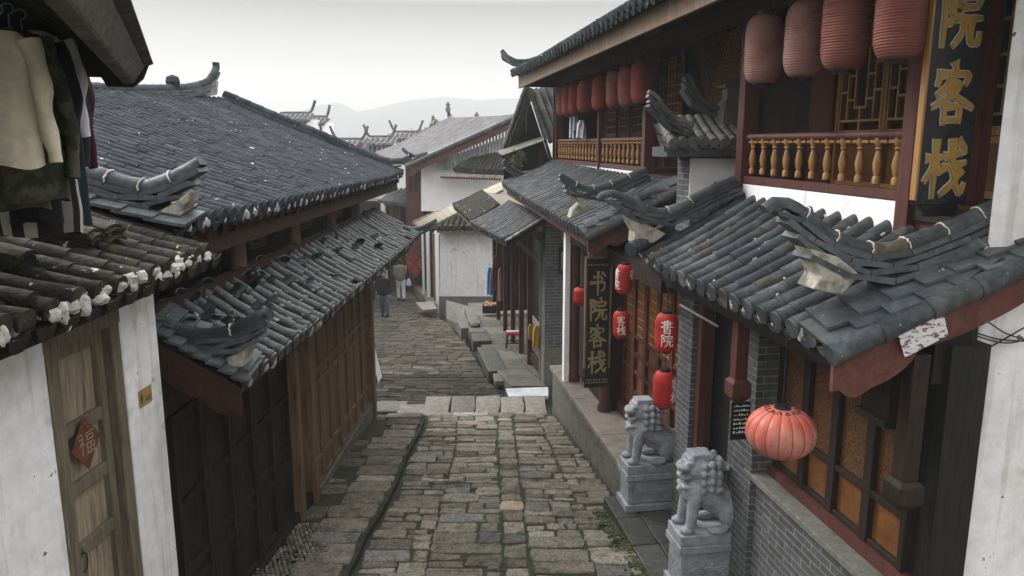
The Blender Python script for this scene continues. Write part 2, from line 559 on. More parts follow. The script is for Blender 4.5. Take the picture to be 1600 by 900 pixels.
# ------------------------------------------------------------------ tile roofs
def patch(e0, e1, t0, t1, sag=0.0, up0=0.0, up1=0.0):
    e0, e1, t0, t1 = V(e0), V(e1), V(t0), V(t1)

    def P(u, v):
        a = e0.lerp(e1, u)
        b = t0.lerp(t1, u)
        p = a.lerp(b, v)
        p.z -= sag * 4 * v * (1 - v)
        p.z += up0 * max(0, 1 - u * 4) ** 2 * (1 - 0.6 * v) + up1 * max(0, u * 4 - 3) ** 2 * (1 - 0.6 * v)
        return p
    return P


def tiles(mb, P, n, seg, r, rng, rough=1.0, tongue=True, mort=None, mortar=0.5, specks=0.0, nc=6, fall=0.0, lip=True, msz=1.0):
    sp = (P(1, 0) - P(0, 0)).length / n
    for i in range(n):
        u = (i + 0.5) / n + rng.uniform(-0.05, 0.05) * rough / n
        rowt = rng.uniform(0.85, 1.15)
        off = rng.uniform(0.35, 1.0)
        ed = [0.0] + [(j + off) / seg for j in range(seg) if (j + off) / seg < 0.97] + [1.0]
        for j in range(len(ed) - 1):
            if fall and rng.random() < fall:
                continue
            v0 = ed[j] - (0.12 / seg if j else 0.0)
            v1 = ed[j + 1]
            p0, p1 = P(u, v0), P(u, v1)
            d = (p1 - p0).normalized()
            s = (P(u + 0.02, v0) - P(u - 0.02, v0)).normalized()
            nn = s.cross(d)
            if nn.z < 0:
                nn = -nn
                s = -s
            lift = rng.uniform(0, 0.005) * rough * (3 if rng.random() < .08 * rough else 1)
            p0 = p0 + nn * (0.053 + lift) + s * rng.gauss(0, 0.004) * rough
            p1 = p1 + nn * (0.050 + lift * 0.5) + s * rng.gauss(0, 0.003) * rough
            pts = []
            for p, rr in ((p0, r * 1.03), (p1, r * 0.97)):
                for k in range(nc + 1):
                    t = radians(-30) + radians(240) * k / nc
                    pts.append(p + s * (rr * cos(t)) + nn * (rr * sin(t)))
            fs = [(k, nc + 1 + k, nc + 2 + k, k + 1) for k in range(nc)]
            fs.append(tuple(range(nc + 1)))
            mb.add(pts, fs, rowt * rng.uniform(0.8, 1.2))
            if mort and specks and rng.random() < specks:
                f0 = rng.random() * .8
                L_ = rng.uniform(.05, .3)
                sg = rng.choice((-0.98, 0.98))
                for q_ in range(max(1, int(L_ * 10))):
                    q = p0.lerp(p1, min(1, f0 + q_ * .09)) + s * r * sg + nn * r * 0.25
                    mort.blob(q, (msz * r * rng.uniform(.14, .3), msz * r * rng.uniform(.14, .3), msz * r * .16), rng, rng.uniform(.7, 1.1), 5, 4)
        if tongue:
            p0 = P(u, 0)
            d = (P(u, 0.2) - p0).normalized()
            s = (P(u + 0.02, 0) - P(u - 0.02, 0)).normalized()
            nn = s.cross(d)
            if nn.z < 0:
                nn = -nn
                s = -s
            c = p0 + nn * 0.050 - d * 0.004
            dn = (V((0, 0, -1)) + d * 0.25).normalized()
            loop = []
            for k in range(7):
                t = pi * k / 6
                loop.append(c + s * (r * 1.12 * cos(t)) + nn * (r * 1.05 * sin(t)))
            L = rng.uniform(0.75, 1.15)
            for (a, b) in ((-0.98, 0.45), (-0.62, 0.95), (0.0, 1.25), (0.62, 0.95), (0.98, 0.45)):
                loop.append(c + s * (r * a) + dn * (r * b * L))
            mb.prism(loop, -d * 0.022, rowt * rng.uniform(0.8, 1.3))
        if mort and rng.random() < mortar:
            p0 = P(u, 0.0)
            d = (P(u, 0.2) - p0).normalized()
            s = (P(u + 0.02, 0) - P(u - 0.02, 0)).normalized()
            k = rng.choice((-1, 1)) if rng.random() < 0.5 else 1
            q = p0 + s * (r * 0.9 * k) - d * 0.015 + V((0, 0, 0.012))
            mort.blob(q + V((0, 0, .01)), (msz * r * rng.uniform(.3, .55), msz * r * rng.uniform(.3, .55), msz * r * rng.uniform(.45, .8)), rng, rng.uniform(.8, 1.15))
    w = sp * 0.42
    for i in range(n + 1):
        u = i / n
        for j in range(seg):
            v0 = max(0, j / seg - 0.25 / seg)
            v1 = (j + 1) / seg
            p0, p1 = P(u, v0), P(u, v1)
            d = (p1 - p0).normalized()
            s = (P(u + 0.02, v0) - P(u - 0.02, v0)).normalized()
            nn = s.cross(d)
            if nn.z < 0:
                nn = -nn
                s = -s
            p0 = p0 + nn * (0.014 + rng.uniform(0, .006) * rough)
            pts = []
            for p in (p0, p1):
                for k in (-1, -0.45, 0.45, 1):
                    pts.append(p + s * (w * k) + nn * (0.022 * k * k - .022))
            for k in (-1, -0.45, 0.45, 1):
                pts.append(p0 + s * (w * k) + nn * (0.022 * k * k - 0.036))
            fs = [(k, 4 + k, 5 + k, k + 1) for k in range(3)] + [(8 + k, k, k + 1, 9 + k) for k in range(3)]
            mb.add(pts, fs, rng.uniform(0.45, 0.9))  # pans tinted darker than barrels: valley shade put into the tone
        if lip:
            p0 = P(u, 0)
            d = (P(u, 0.2) - p0).normalized()
            s = (P(u + 0.02, 0) - P(u - 0.02, 0)).normalized()
            nn = s.cross(d)
            if nn.z < 0:
                nn = -nn
                s = -s
            c = p0 - d * 0.01
            loop = [c + s * (w * a) + nn * b for a, b in ((1, .03), (.45, .006), (-.45, .006), (-1, .03), (-.8, -.02), (-.35, -.055), (.35, -.055), (.8, -.02))]
            mb.prism(loop, -d * 0.015, rng.uniform(.6, 1.0))


def soffit(mb, P, thick=0.05, drop=0.03, u0=0.0, u1=1.0, v0=0.0, v1=1.0, seg=6):
    lo, hi = [], []
    for j in range(seg):
        a, b = v0 + (v1 - v0) * j / seg, v0 + (v1 - v0) * (j + 1) / seg
        q = [P(u0, a), P(u1, a), P(u1, b), P(u0, b)]
        t = [p - V((0, 0, drop)) for p in q]
        bt = [p - V((0, 0, drop + thick)) for p in q]
        mb.hexa(bt + t)


def catmull(pts, k=5):
    pts = [V(p) for p in pts]
    out = []
    m = len(pts)
    for i in range(m - 1):
        p0, p1, p2, p3 = pts[max(i - 1, 0)], pts[i], pts[i + 1], pts[min(i + 2, m - 1)]
        for j in range(k):
            t = j / k
            out.append(0.5 * ((2 * p1) + (p2 - p0) * t + (2 * p0 - 5 * p1 + 4 * p2 - p3) * t * t + (3 * p1 - p0 - 3 * p2 + p3) * t ** 3))
    out.append(pts[-1])
    return out


def ridge(path, r, side, M, parent, rng, mt=None, nseg=None, layers=2, wedge=None, k=6, mort_every=1.0, base_h=0.042, slab=0.24):
    """capped ridge: half-round segments over thin slab courses; path local, side = local unit vector across the ridge"""
    mt = mt or m_tile
    pts = catmull(path, k)
    cum = [0]
    for a, b in zip(pts, pts[1:]):
        cum.append(cum[-1] + (b - a).length)
    tot = cum[-1]

    def at(s):
        s = min(max(s, 0), tot)
        for i in range(len(pts) - 1):
            if s <= cum[i + 1] + 1e-9:
                f = (s - cum[i]) / max(1e-9, cum[i + 1] - cum[i])
                return pts[i].lerp(pts[i + 1], f)
        return pts[-1]

    def fr(s):
        d = (at(s + 0.02) - at(s - 0.02)).normalized()
        sd = V(side)
        sd = (sd - d * sd.dot(d)).normalized()
        n = sd.cross(d)
        if n.z < 0:
            n = -n
        if abs(n.z) < 1e-3 and n.dot(V((0, 0, 1))) < 0:
            n = -n
        return d, sd, n
    nseg = nseg or max(3, int(round(tot / 0.26)))
    cap, bs, mo = MB(M), MB(M), MB(M)
    for i in range(nseg):
        s0, s1 = tot * i / nseg, tot * (i + 1.06) / nseg
        rings = []
        tint = rng.uniform(0.7, 1.3)
        NS = 4
        for q in range(NS + 1):
            s = s0 + (s1 - s0) * q / NS
            d, sd, n = fr(s)
            c = at(s) + n * 0.004
            rr = r * (1.04 - 0.12 * q / NS)
            if s < tot * 0.12:
                rr *= 0.75 + 0.25 * s / (tot * 0.12)
            rings.append([c + sd * (rr * cos(t)) + n * (rr * sin(t)) for t in [radians(-15 + 210 * kk / 8) for kk in range(9)]])
        P_ = [p for g in rings for p in g]
        fs = []
        for q in range(NS):
            for kk in range(8):
                fs.append((q * 9 + kk, q * 9 + kk + 1, (q + 1) * 9 + kk + 1, (q + 1) * 9 + kk))
        fs.append(tuple(range(9)))
        fs.append(tuple(reversed(range(NS * 9, NS * 9 + 9))))
        cap.add(P_, fs, tint)
        if i and rng.random() < mort_every:
            s = tot * i / nseg
            d, sd, n = fr(s)
            c = at(s) + n * 0.004
            mo.tube([c + d * rng.uniform(-.006, .006) + sd * (r * 1.02 * cos(t)) + n * (r * 1.02 * sin(t)) for t in [radians(-5 + 190 * kk / 16) for kk in range(17)]],
                [rng.uniform(.35, 1.0) * r * .13 for _ in range(17)], 5, True, rng.uniform(.8, 1.1))
    for L in range(layers):
        ns = max(3, int(tot / slab))
        off = 0.5 * (L % 2)
        for i in range(ns + 1):
            s0, s1 = tot * (i - off) / ns, tot * (i + 1 - off) / ns - 0.006
            if s1 <= 0.03 or s0 >= tot:
                continue
            s0, s1 = max(s0, tot * 0.06 * (L + 0.3)), min(s1, tot)
            if s1 - s0 < 0.03: continue
            w0 = r * (1.06 + 0.22 * L)
            z0 = -0.012 - base_h * L
            ps = []
            for zz in (z0 - base_h * 0.8, z0):
                for s, sg in ((s0, -1), (s0, 1), (s1, 1), (s1, -1)):
                    d, sd, n = fr(s)
                    ps.append(at(s) + sd * (w0 * sg) + n * (zz + rng.uniform(-.004, .004)))
            bs.hexa(ps, rng.uniform(.7, 1.3))
    if mo.v:
        cap.join(mo, 1)
    a = cap.obj('ridge_cap', [mt, m_mortar], parent, smooth=50)
    if bs.v:
        bs.obj('ridge_course', m_slate, parent)
    if wedge:
        wd = MB(M)
        for loop, off in wedge:
            wd.prism(loop, off)
        wd.obj('ridge_plaster', m_lime, parent, bevel=0.012)
    return a


def verge(e, t, out, M, parent, rng, n=7, w=0.3, layers=2, roll=0.06, board=None, sag=0.0, mt=None, bm=None):
    """flat slates stepped along a verge from eave point e to top t, a round roll at the edge, and a barge board"""
    e, t, out = V(e), V(t), V(out)

    def pt(f):
        p = e.lerp(t, f)
        p.z -= sag * 4 * f * (1 - f)
        return p
    sl = MB(M)
    for L in range(layers):
        for i in range(n):
            f0, f1 = i / n - 0.02, (i + 0.95) / n
            jz = rng.uniform(-.006, .008)
            a, b = pt(f0 + 0.4 * L / n), pt(f1 + 0.4 * L / n)
            d = (b - a).normalized()
            nn = out.cross(d)
            if nn.z < 0: nn = -nn
            o0, o1 = out * (-w * (0.95 if L else 0.75)), out * (w * (0.05 if L else 0.42))
            up0, up1 = nn * (0.07 + 0.035 * L + 0.016 + jz), nn * (0.065 + 0.035 * L - 0.006 + jz)
            th = nn * 0.022
            tilt0, tilt1 = V((0, 0, 0.05)), V((0, 0, -0.01))
            ps = [a + o0 + up0 + tilt0 - th, a + o1 + up0 + tilt1 - th, b + o1 + up1 + tilt1 - th, b + o0 + up1 + tilt0 - th]
            ps += [p + th for p in ps]
            sl.hexa(ps, rng.uniform(.65, 1.35))
    sl.obj('verge_slate', m_slate, parent)
    if roll:
        rl = MB(M)
        ns = max(3, int((t - e).length / 0.3))
        for i in range(ns):
            a, b = pt(i / ns - 0.02), pt((i + 1.05) / ns)
            o = out * (w * 0.42)
            rl.tube([a + o + V((0, 0, 0.0)), b + o + V((0, 0, 0.0))], [roll * 1.08, roll * 0.95], 12, True, rng.uniform(.75, 1.25))
        rl.obj('verge_roll', mt or m_tile, parent, smooth=45)
    if board:
        depth, scal, th = board
        bd = MB(M)
        o = out * (w * 0.42)
        N = 36
        top, bot = [], []
        for i in range(N + 1):
            f = i / N
            p = pt(f) + o
            dd = depth
            for c, ww, ex in scal:
                x = (f - c) / ww
                if abs(x) < 1: dd += ex * math.sqrt(1 - x * x)
            top.append(p - V((0, 0, roll * 0.6)))
            bot.append(p - V((0, 0, roll * 0.6 + dd)))
        for i in range(N):
            a, b, c, d_ = top[i], top[i + 1], bot[i + 1], bot[i]
            o2 = -out * th
            bd.hexa([d_, c, c + o2, d_ + o2, a, b, b + o2, a + o2])
        return bd.obj('barge_board', bm or m_board, parent)


# ------------------------------------------------------------------ brush writing
GLY = {
 'shu': [[(25, 75), (70, 76), (66, 55)], [(8, 50), (86, 53), (80, 22), (66, 14)], [(48, 97), (47, 50), (47, -2)], [(72, 93), (86, 80)]],
 'yuan': [[(12, 90), (34, 90), (24, 68)], [(24, 68), (36, 50), (26, 38), (19, 41)], [(12, 92), (12, 2)], [(64, 99), (70, 89)], [(44, 84), (42, 68)], [(44, 82), (95, 83), (87, 69)], [(54, 65), (84, 66)],
          [(43, 47), (96, 48)], [(60, 47), (56, 22), (38, 3)], [(74, 47), (74, 12), (82, 5), (95, 8), (96, 22)]],
 'ke': [[(49, 100), (53, 89)], [(17, 84), (12, 65)], [(16, 82), (87, 84), (78, 68)], [(44, 75), (32, 59), (14, 48)], [(38, 66), (68, 67), (45, 45), (6, 28)], [(38, 58), (60, 42), (96, 27)],
        [(32, 29), (32, 0)], [(32, 28), (69, 29), (68, 3)], [(32, 5), (68, 6)]],
 'zhan': [[(5, 67), (40, 69)], [(24, 96), (24, 0)], [(24, 65), (16, 44), (3, 28)], [(27, 57), (38, 43)], [(47, 70), (92, 78)], [(45, 50), (94, 59)], [(62, 97), (66, 50), (78, 18), (91, 4), (97, 20)], [(86, 45), (68, 22), (44, 5)], [(78, 94), (90, 85)]],
 'shut': [[(50, 100), (50, 38)], [(26, 89), (73, 90), (72, 70)], [(7, 79), (93, 80)], [(26, 69), (74, 69)], [(24, 58), (76, 59)], [(5, 47), (95, 48)], [(28, 36), (28, 0)], [(28, 35), (72, 36), (72, 1)], [(30, 19), (70, 19)], [(30, 3), (70, 3)]],
 'fu': [[(22, 97), (29, 88)], [(8, 78), (36, 79), (8, 44)], [(24, 62), (24, 0)], [(28, 56), (38, 46)], [(48, 91), (94, 92)], [(54, 78), (88, 79), (87, 60)], [(54, 79), (55, 59)], [(55, 61), (87, 61)], [(50, 46), (92, 47), (91, 4)], [(50, 47), (51, 2)], [(71, 46), (71, 4)], [(51, 25), (91, 25)], [(51, 5), (91, 5)]],
}


def glyph(mb, ch, fn, w=7.0, th=0.004, grow=0.0, lvl=0.0, tint=1.0):
    """strokes as tapered ribbons; fn(x, y, h) maps the 0..100 square and a height to a local point"""
    for si, st in enumerate(GLY[ch]):
        P3 = [V((x, y, 0)) for x, y in st]
        pts = []
        for a, b in zip(P3, P3[1:]):
            for j in range(4):
                pts.append(a.lerp(b, j / 4))
        pts.append(P3[-1])
        if len(st) > 2:
            sm = list(pts)
            for i in range(1, len(pts) - 1):
                sm[i] = pts[i] * 0.5 + (pts[i - 1] + pts[i + 1]) * 0.25
            pts = sm
        m = len(pts)
        h = lvl + th + si * 0.0004
        A, B = [], []
        for i, p in enumerate(pts):
            d = (pts[min(i + 1, m - 1)] - pts[max(i - 1, 0)]).normalized()
            nrm = V((-d.y, d.x, 0))
            f = i / (m - 1)
            ww = (w * (1.0 - 0.38 * sin(pi * f)) * (1.0 if f < 0.7 else 1.0 - 0.55 * (f - 0.7) / 0.3) * (1.15 if f < 0.12 else 1)) * 0.5 + grow
            if abs(d.y) < 0.35: ww *= 0.85
            ext = (-d * w * 0.3 if i == 0 else d * w * 0.3 if i == m - 1 else V((0, 0, 0)))
            A.append(p + nrm * ww + ext)
            B.append(p - nrm * ww + ext)
        loopA = [fn(p.x, p.y, h) for p in A]
        loopB = [fn(p.x, p.y, h) for p in B]
        la0 = [fn(p.x, p.y, lvl - 0.002) for p in A]
        lb0 = [fn(p.x, p.y, lvl - 0.002) for p in B]
        pts4 = loopA + loopB + la0 + lb0
        fs = []
        for i in range(m - 1):
            fs.append((i, m + i, m + i + 1, i + 1))
            fs.append((2 * m + i, i, i + 1, 2 * m + i + 1))
            fs.append((m + i, 3 * m + i, 3 * m + i + 1, m + i + 1))
        fs.append((0, 2 * m, 3 * m, m))
        fs.append((m - 1, 2 * m - 1, 4 * m - 1, 3 * m - 1))
        mb.add(pts4, fs, tint)


def organic(parts, voxel, name, mat_, parent=None, origin=None, smooth_it=4, local=True):
    """blend capsules and ellipsoids into one continuous skin"""
    mb = MB()
    for p in parts:
        if p[0] == 'c':
            _, a, b, r0, r1 = p
            a, b = V(a), V(b)
            d = (b - a)
            L = d.length
            d.normalize()
            path, rad = [], []
            for t in (-90, -60, -30, 0):
                path.append(a + d * (r0 * sin(radians(t)))); rad.append(max(1e-3, r0 * cos(radians(t))))
            for t in (0, 30, 60, 90):
                path.append(b + d * (r1 * sin(radians(t)))); rad.append(max(1e-3, r1 * cos(radians(t))))
            mb.tube(path, rad, 14)
        elif p[0] == 'e':
            _, c, r = p[:3]
            rot = p[3] if len(p) > 3 else Matrix.Identity(3)
            prof = []
            pts = []
            n, m = 16, 10
            c = V(c)
            pts = [c + rot @ V((0, 0, -r[2]))]
            for i in range(1, m):
                ph = -pi / 2 + pi * i / m
                for k in range(n):
                    t = 2 * pi * k / n
                    pts.append(c + rot @ V((r[0] * cos(ph) * cos(t), r[1] * cos(ph) * sin(t), r[2] * sin(ph))))
            pts.append(c + rot @ V((0, 0, r[2])))
            fs = [(0, 1 + (k + 1) % n, 1 + k) for k in range(n)]
            for i in range(m - 2):
                for k in range(n):
                    a, b = 1 + i * n + k, 1 + i * n + (k + 1) % n
                    fs.append((a, b, b + n, a + n))
            L = len(pts) - 1
            fs += [(L, 1 + (m - 2) * n + k, 1 + (m - 2) * n + (k + 1) % n) for k in range(n)]
            mb.add(pts, fs)
        elif p[0] == 'b':
            mb.box(*p[1:])
    tmp = mb.obj('tmp', mat_)
    rm = tmp.modifiers.new('r', 'REMESH')
    rm.mode = 'VOXEL'
    rm.voxel_size = voxel
    sm = tmp.modifiers.new('s', 'SMOOTH')
    sm.factor = 0.5
    sm.iterations = smooth_it
    dg = bpy.context.evaluated_depsgraph_get()
    me = bpy.data.meshes.new_from_object(tmp.evaluated_get(dg))
    old = tmp.data
    bpy.data.objects.remove(tmp)
    bpy.data.meshes.remove(old)
    for a in list(me.attributes):
        if a.name == 'tint': me.attributes.remove(a)
    at = me.attributes.new('tint', 'FLOAT', 'FACE')
    at.data.foreach_set('value', [1.0] * len(me.polygons))
    me.materials.clear()
    me.materials.append(mat_)
    for p in me.polygons:
        p.use_smooth = True
    me.name = name
    o = bpy.data.objects.new(name, me)
    COL.objects.link(o)
    if parent is not None:
        o.parent = parent
        if not local:
            base = world_loc(parent)
            me.transform(Matrix.Translation(-base))
    elif origin is not None:
        o.location = origin
    return o


def copy_tree(o, parent=None):
    c = o.copy()
    COL.objects.link(c)
    c.parent = parent
    for ch in list(o.children):
        copy_tree(ch, c)
    return c

R_ = random.Random(7)


def LZ(p, z):
    return V((p.x, p.y, z))


# ------------------------------------------------------------------ ground, hills, street
mb = MB()
mb.add([(-2500, -200, -9.0), (2500, -200, -9.0), (2500, 3200, -9.0), (-2500, 3200, -9.0)], [(0, 1, 2, 3)])
tagit(mb.obj('ground', m_ground), 'brown earth ground under and beyond the old town', 'ground', kind='structure')

prof = [(-900, 230), (-400, 196), (0, 190), (250, 182), (400, 196), (470, 186), (505, 170), (530, 161), (552, 168), (566, 177), (585, 174), (620, 166), (660, 159), (705, 155), (750, 160), (800, 157), (900, 150), (1100, 165), (1500, 180), (2300, 215)]


def hill_top(px):
    for a, b in zip(prof, prof[1:]):
        if a[0] <= px <= b[0]:
            f = (px - a[0]) / (b[0] - a[0])
            f = f * f * (3 - 2 * f)
            return a[1] + (b[1] - a[1]) * f
    return 225
mb = MB()
cols, ys = 120, [700, 800, 900, 980, 1040, 1080, 1110, 1160, 1260, 1450]
hk = [0, .22, .5, .75, .9, .98, 1.0, .9, .6, 0]
pts = []
for j, y in enumerate(ys):
    for i in range(cols + 1):
        px = -900 + 3200 * i / cols
        x = (px - 800) / FPX * 1110
        top = (225 - hill_top(px)) / FPX * 1110
        z = -9.2 + (top + 9.2) * hk[j] + (noise.noise(V((x * .012, y * .012, 3))) * 6 + noise.noise(V((x * .05, y * .05, 8))) * 2.0) * (hk[j] * (1 - hk[j]) * 4 * 0.8 + (0.12 if j == 6 else 0))
        pts.append((x, y, z))
fs = [(j * (cols + 1) + i, j * (cols + 1) + i + 1, (j + 1) * (cols + 1) + i + 1, (j + 1) * (cols + 1) + i) for j in range(len(ys) - 1) for i in range(cols)]
mb.add(pts, fs)
tagit(mb.obj('hills', m_hill, smooth=80), 'long hazy wooded hills behind the town roofs', 'hills', kind='structure')


def zu(y):
    return -4.34 - 0.062 * (y - 8)


def zl(y):
    return -4.92 - 0.086 * (y - 14)


def xr_up(y):
    b = 2.50 if y < 8.6 else 2.66
    return (b - sin(TR) * y) / cos(TR)


def xl_up(y):
    return -1.78 - y * sin(TL) + .055 * noise.noise(V((y * .9, 4.4, 1.7))) + .025 * noise.noise(V((y * 3.1, 9.4, 1.7)))


def stone(mb, x0, x1, y0, y1, zf, h, rng, tint, gap=0.012, inset=0.014, jit=0.012):
    """one irregular flat paving block with a worn rounded edge"""
    n = []
    c = [(x0 + gap, y0 + gap), ((x0 + x1) / 2, y0 + gap), (x1 - gap, y0 + gap), (x1 - gap, (y0 + y1) / 2), (x1 - gap, y1 - gap), ((x0 + x1) / 2, y1 - gap), (x0 + gap, y1 - gap), (x0 + gap, (y0 + y1) / 2)]
    cc = [(a + rng.uniform(-jit, jit), b + rng.uniform(-jit, jit)) for a, b in c]
    for k in (0, 2, 4, 6):
        a, b = cc[k]
        cc[k] = (a + ((x0 + x1) / 2 - a) * rng.uniform(0, .06), b + ((y0 + y1) / 2 - b) * rng.uniform(.0, .14))
    mx_, my_ = (x0 + x1) / 2, (y0 + y1) / 2
    lo = [(a, b, zf(b) - 0.06) for a, b in cc]
    m1 = [(a, b, zf(b) + h - 0.012) for a, b in cc]
    tl = rng.uniform(-.008, .008)
    sx, sy = max(.1, (x1 - x0) / 2), max(.05, (y1 - y0) / 2)
    hi = []
    for a, b in cc:
        a2 = a - inset * (1 if a > mx_ else -1) * min(1, abs(a - mx_) / sx * 1.4)
        b2 = b - inset * (1 if b > my_ else -1) * min(1, abs(b - my_) / sy * 1.4)
        hi.append((a2, b2, zf(b2) + h + tl * (a2 - mx_) / sx))
    ctr = (mx_, my_, zf(my_) + h + 0.004)
    pts = lo + m1 + hi + [ctr]
    fs = []
    for L in (0, 8):
        for k in range(8):
            fs.append((L + k, L + (k + 1) % 8, L + 8 + (k + 1) % 8, L + 8 + k))
    for k in range(8):
        fs.append((16 + k, 16 + (k + 1) % 8, 24))
    mb.add(pts, fs, tint)


def slab_sheet(mb, xl, xr, y0, y1, zf, n, depth=0.9, drop=0.03):
    for i in range(n):
        a, b = y0 + (y1 - y0) * i / n, y0 + (y1 - y0) * (i + 1) / n
        mb.hexa([(xl(a), a, zf(a) - depth), (xr(a), a, zf(a) - depth), (xr(b), b, zf(b) - depth), (xl(b), b, zf(b) - depth),
                 (xl(a), a, zf(a) - drop), (xr(a), a, zf(a) - drop), (xr(b), b, zf(b) - drop), (xl(b), b, zf(b) - drop)])


def tone(rng):
    t = rng.gauss(1.0, 0.2)
    if rng.random() < 0.08: t *= 1.4
    if rng.random() < 0.12: t *= 0.72
    return max(.5, min(1.7, t))


street = MB()
slab_sheet(street, lambda y: xl_up(y), xr_up, 2.5, 12.55, zu, 60, drop=.017)
st_o = tagit(street.obj('street', m_soil), 'sloping old street of worn stone blocks with mossy joints', 'street', kind='structure')
pv = MB()
rng = random.Random(11)
xcf = lambda y: -0.02 - 0.035 * (y - 8) + 0.04
wob = lambda y, k: .05 * noise.noise(V((y * 1.3, k * 7.7, 2.2)))


def course(fa, fb, y0, y1, lo, hi, wl_, wh_, kk):
    """irregular courses between two wandering edges"""
    y = y0
    while y < y1 - .05:
        big = 6.9 < y < 7.75
        rh = rng.uniform(.24, .32) if big else rng.uniform(lo, hi)
        if y + rh > y1 - .06: rh = y1 - y
        a, b = fa(y) + wob(y, kk), fb(y) + wob(y, kk + 1)
        x = a
        while x < b - 0.02:
            w = rng.uniform(.35, .8) if big else rng.uniform(wl_, wh_)
            if b - (x + w) < 0.13: w = b - x
            sh_ = rng.uniform(-.025, .025)
            if rh > 0.18 and rng.random() < 0.4 and w < .45:
                h1 = rh * rng.uniform(.38, .62)
                stone(pv, x, x + w, y + sh_, y + h1 + sh_, zu, rng.uniform(-.012, .008), rng, tone(rng), gap=rng.uniform(.003, .013), jit=.017)
                stone(pv, x, x + w * rng.uniform(.8, 1), y + h1 + sh_, y + rh + sh_, zu, rng.uniform(-.012, .008), rng, tone(rng), gap=rng.uniform(.003, .013), jit=.017)
            else:
                stone(pv, x, x + w, y + sh_, y + rh + sh_, zu, rng.uniform(-.014, .012), rng, tone(rng), gap=rng.uniform(.003, .013), jit=.017)
            x += w
        y += rh


CW = .15
pale = MB()
pale_at = lambda y: not pale.v and y > 8.35
course(lambda y: xl_up(y) + .04, lambda y: (xl_up(y) + xcf(y)) / 2 - .1, 2.6, 12.5, .13, .27, .18, .58, 0)
course(lambda y: (xl_up(y) + xcf(y)) / 2 - .1, lambda y: xcf(y) - CW, 2.65, 12.5, .13, .27, .2, .66, 1)
course(lambda y: xcf(y) + CW, lambda y: (xr_up(y) + xcf(y)) / 2 + .1, 2.6, 12.5, .13, .27, .2, .62, 3)
course(lambda y: (xr_up(y) + xcf(y)) / 2 + .1, lambda y: xr_up(y) - .05, 2.7, 12.5, .13, .26, .16, .5, 4)
y = 2.6
while y < 12.4:
    rh = min(rng.uniform(.17, .34), 12.5 - y)
    w1 = CW * rng.uniform(.82, 1.0)
    stone(pv, xcf(y) - w1, xcf(y) + w1, y, y + rh, zu, rng.uniform(-.004, .008), rng, tone(rng) * 1.08, jit=.016) if not pale_at(y) else stone(pale, xcf(y) - CW, xcf(y) + CW, y, y + rh, zu, .006, rng, 1.0, gap=.006, jit=.012)
    y += rh
pv.obj('paving_blocks', m_stone, st_o, smooth=30)
pale.obj('pale_block', mat('peach_block', (.40, .31, .225), (.30, .235, .17), var=.25, vscale=30, rough=.85, bump=.4, spots=((.12, .09, .06), 16, .62, .7), spec=.05), st_o, smooth=30)

pave = MB()
xw = lambda y: -2.76 - y * sin(TL)
slab_sheet(pave, xw, lambda y: xl_up(y) - 0.005, 2.5, 12.3, lambda y: zu(y) + .085, 60)
pa_o = tagit(pave.obj('pavement', m_soil), 'raised stone pavement with dirt patches along the timber house', 'pavement', kind='structure')
pv = MB()
zp = lambda y: zu(y) + .09
y = 2.6
while y < 12.25:
    rh = min(rng.uniform(.22, .42), 12.3 - y)
    if rh < .05: break
    x0, x1 = xw(y) + .02, xl_up(y) - .01
    cut = x0 + (x1 - x0) * rng.uniform(.3, .5)
    t = tone(rng)
    stone(pv, cut, x1 - rng.uniform(0, .05), y, y + rh, zp, rng.uniform(0, .014), rng, t * .85, jit=.018)
    if not (6.6 < y < 7.9):
        stone(pv, x0, cut, y, y + rh, zp, rng.uniform(-.05, -.018), rng, t * .6, jit=.02)
    y += rh
pv.obj('kerb_blocks', m_stone, pa_o, smooth=30)
pv = MB()
for i in range(26):
    for j in range(14):
        yy, xx = 6.55 + i * .055, xw(7) + .04 + j * .048 + (i % 2) * .024
        if j < 13 and rng.random() < .95:
            pv.blob((xx, yy, zp(yy) - .004), (.026, .029, .02), rng, tone(rng) * .9, 6, 4)
pv.obj('cobbles', m_stone, pa_o, smooth=60)

low = MB()


def xr_lo(y):
    for (a, xa), (b, xb) in zip(LOWR, LOWR[1:]):
        if a <= y <= b: return xa + (xb - xa) * (y - a) / (b - a)
    return LOWR[-1][1]


LOWR = [(13, -.05), (14, -.10), (15.3, -.42), (16.1, -.60), (18.2, -.92), (20, -1.22), (22.2, -1.75), (24, -2.05), (27, -3.25), (30, -3.75), (36, -5.2)]
xl_lo = lambda y: -2.35 - max(0, y - 13.5) * .62
slab_sheet(low, xl_lo, xr_lo, 13.62, 36, zl, 24, depth=.7, drop=.014)
lo_o = tagit(low.obj('lower_street', m_soil), 'lower paved street running on past the shops', 'street', kind='structure')
pv = MB()
y = 13.65
while y < 34:
    rh = rng.uniform(.2, .32)
    x = max(xl_lo(y), -6.6 - (y - 20) * .2)
    b = xr_lo(y)
    while x < b - .02:
        w = rng.uniform(.2, .55)
        if b - (x + w) < .15: w = b - x
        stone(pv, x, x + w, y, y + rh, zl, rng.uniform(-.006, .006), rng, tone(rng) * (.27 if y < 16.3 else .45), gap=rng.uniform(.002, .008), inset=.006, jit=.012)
        x += w
    y += rh
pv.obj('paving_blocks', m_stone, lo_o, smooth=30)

# stream under the bridge and beside the lower street
mb = MB()
mb.add([(-3.2, 12.3, -5.0), (2.2, 12.3, -5.0), (2.2, 14.2, -5.0), (-3.2, 14.2, -5.0)], [(0, 1, 2, 3)])
mb.add([(-.6, 14.2, -5.02), (1.2, 14.2, -5.02), (-2.2, 28, -6.35), (-3.9, 28, -6.35)], [(0, 1, 2, 3)])
tagit(mb.obj('stream_water', m_water), 'dark shallow stream running under the stone bridge', 'stream', kind='structure')

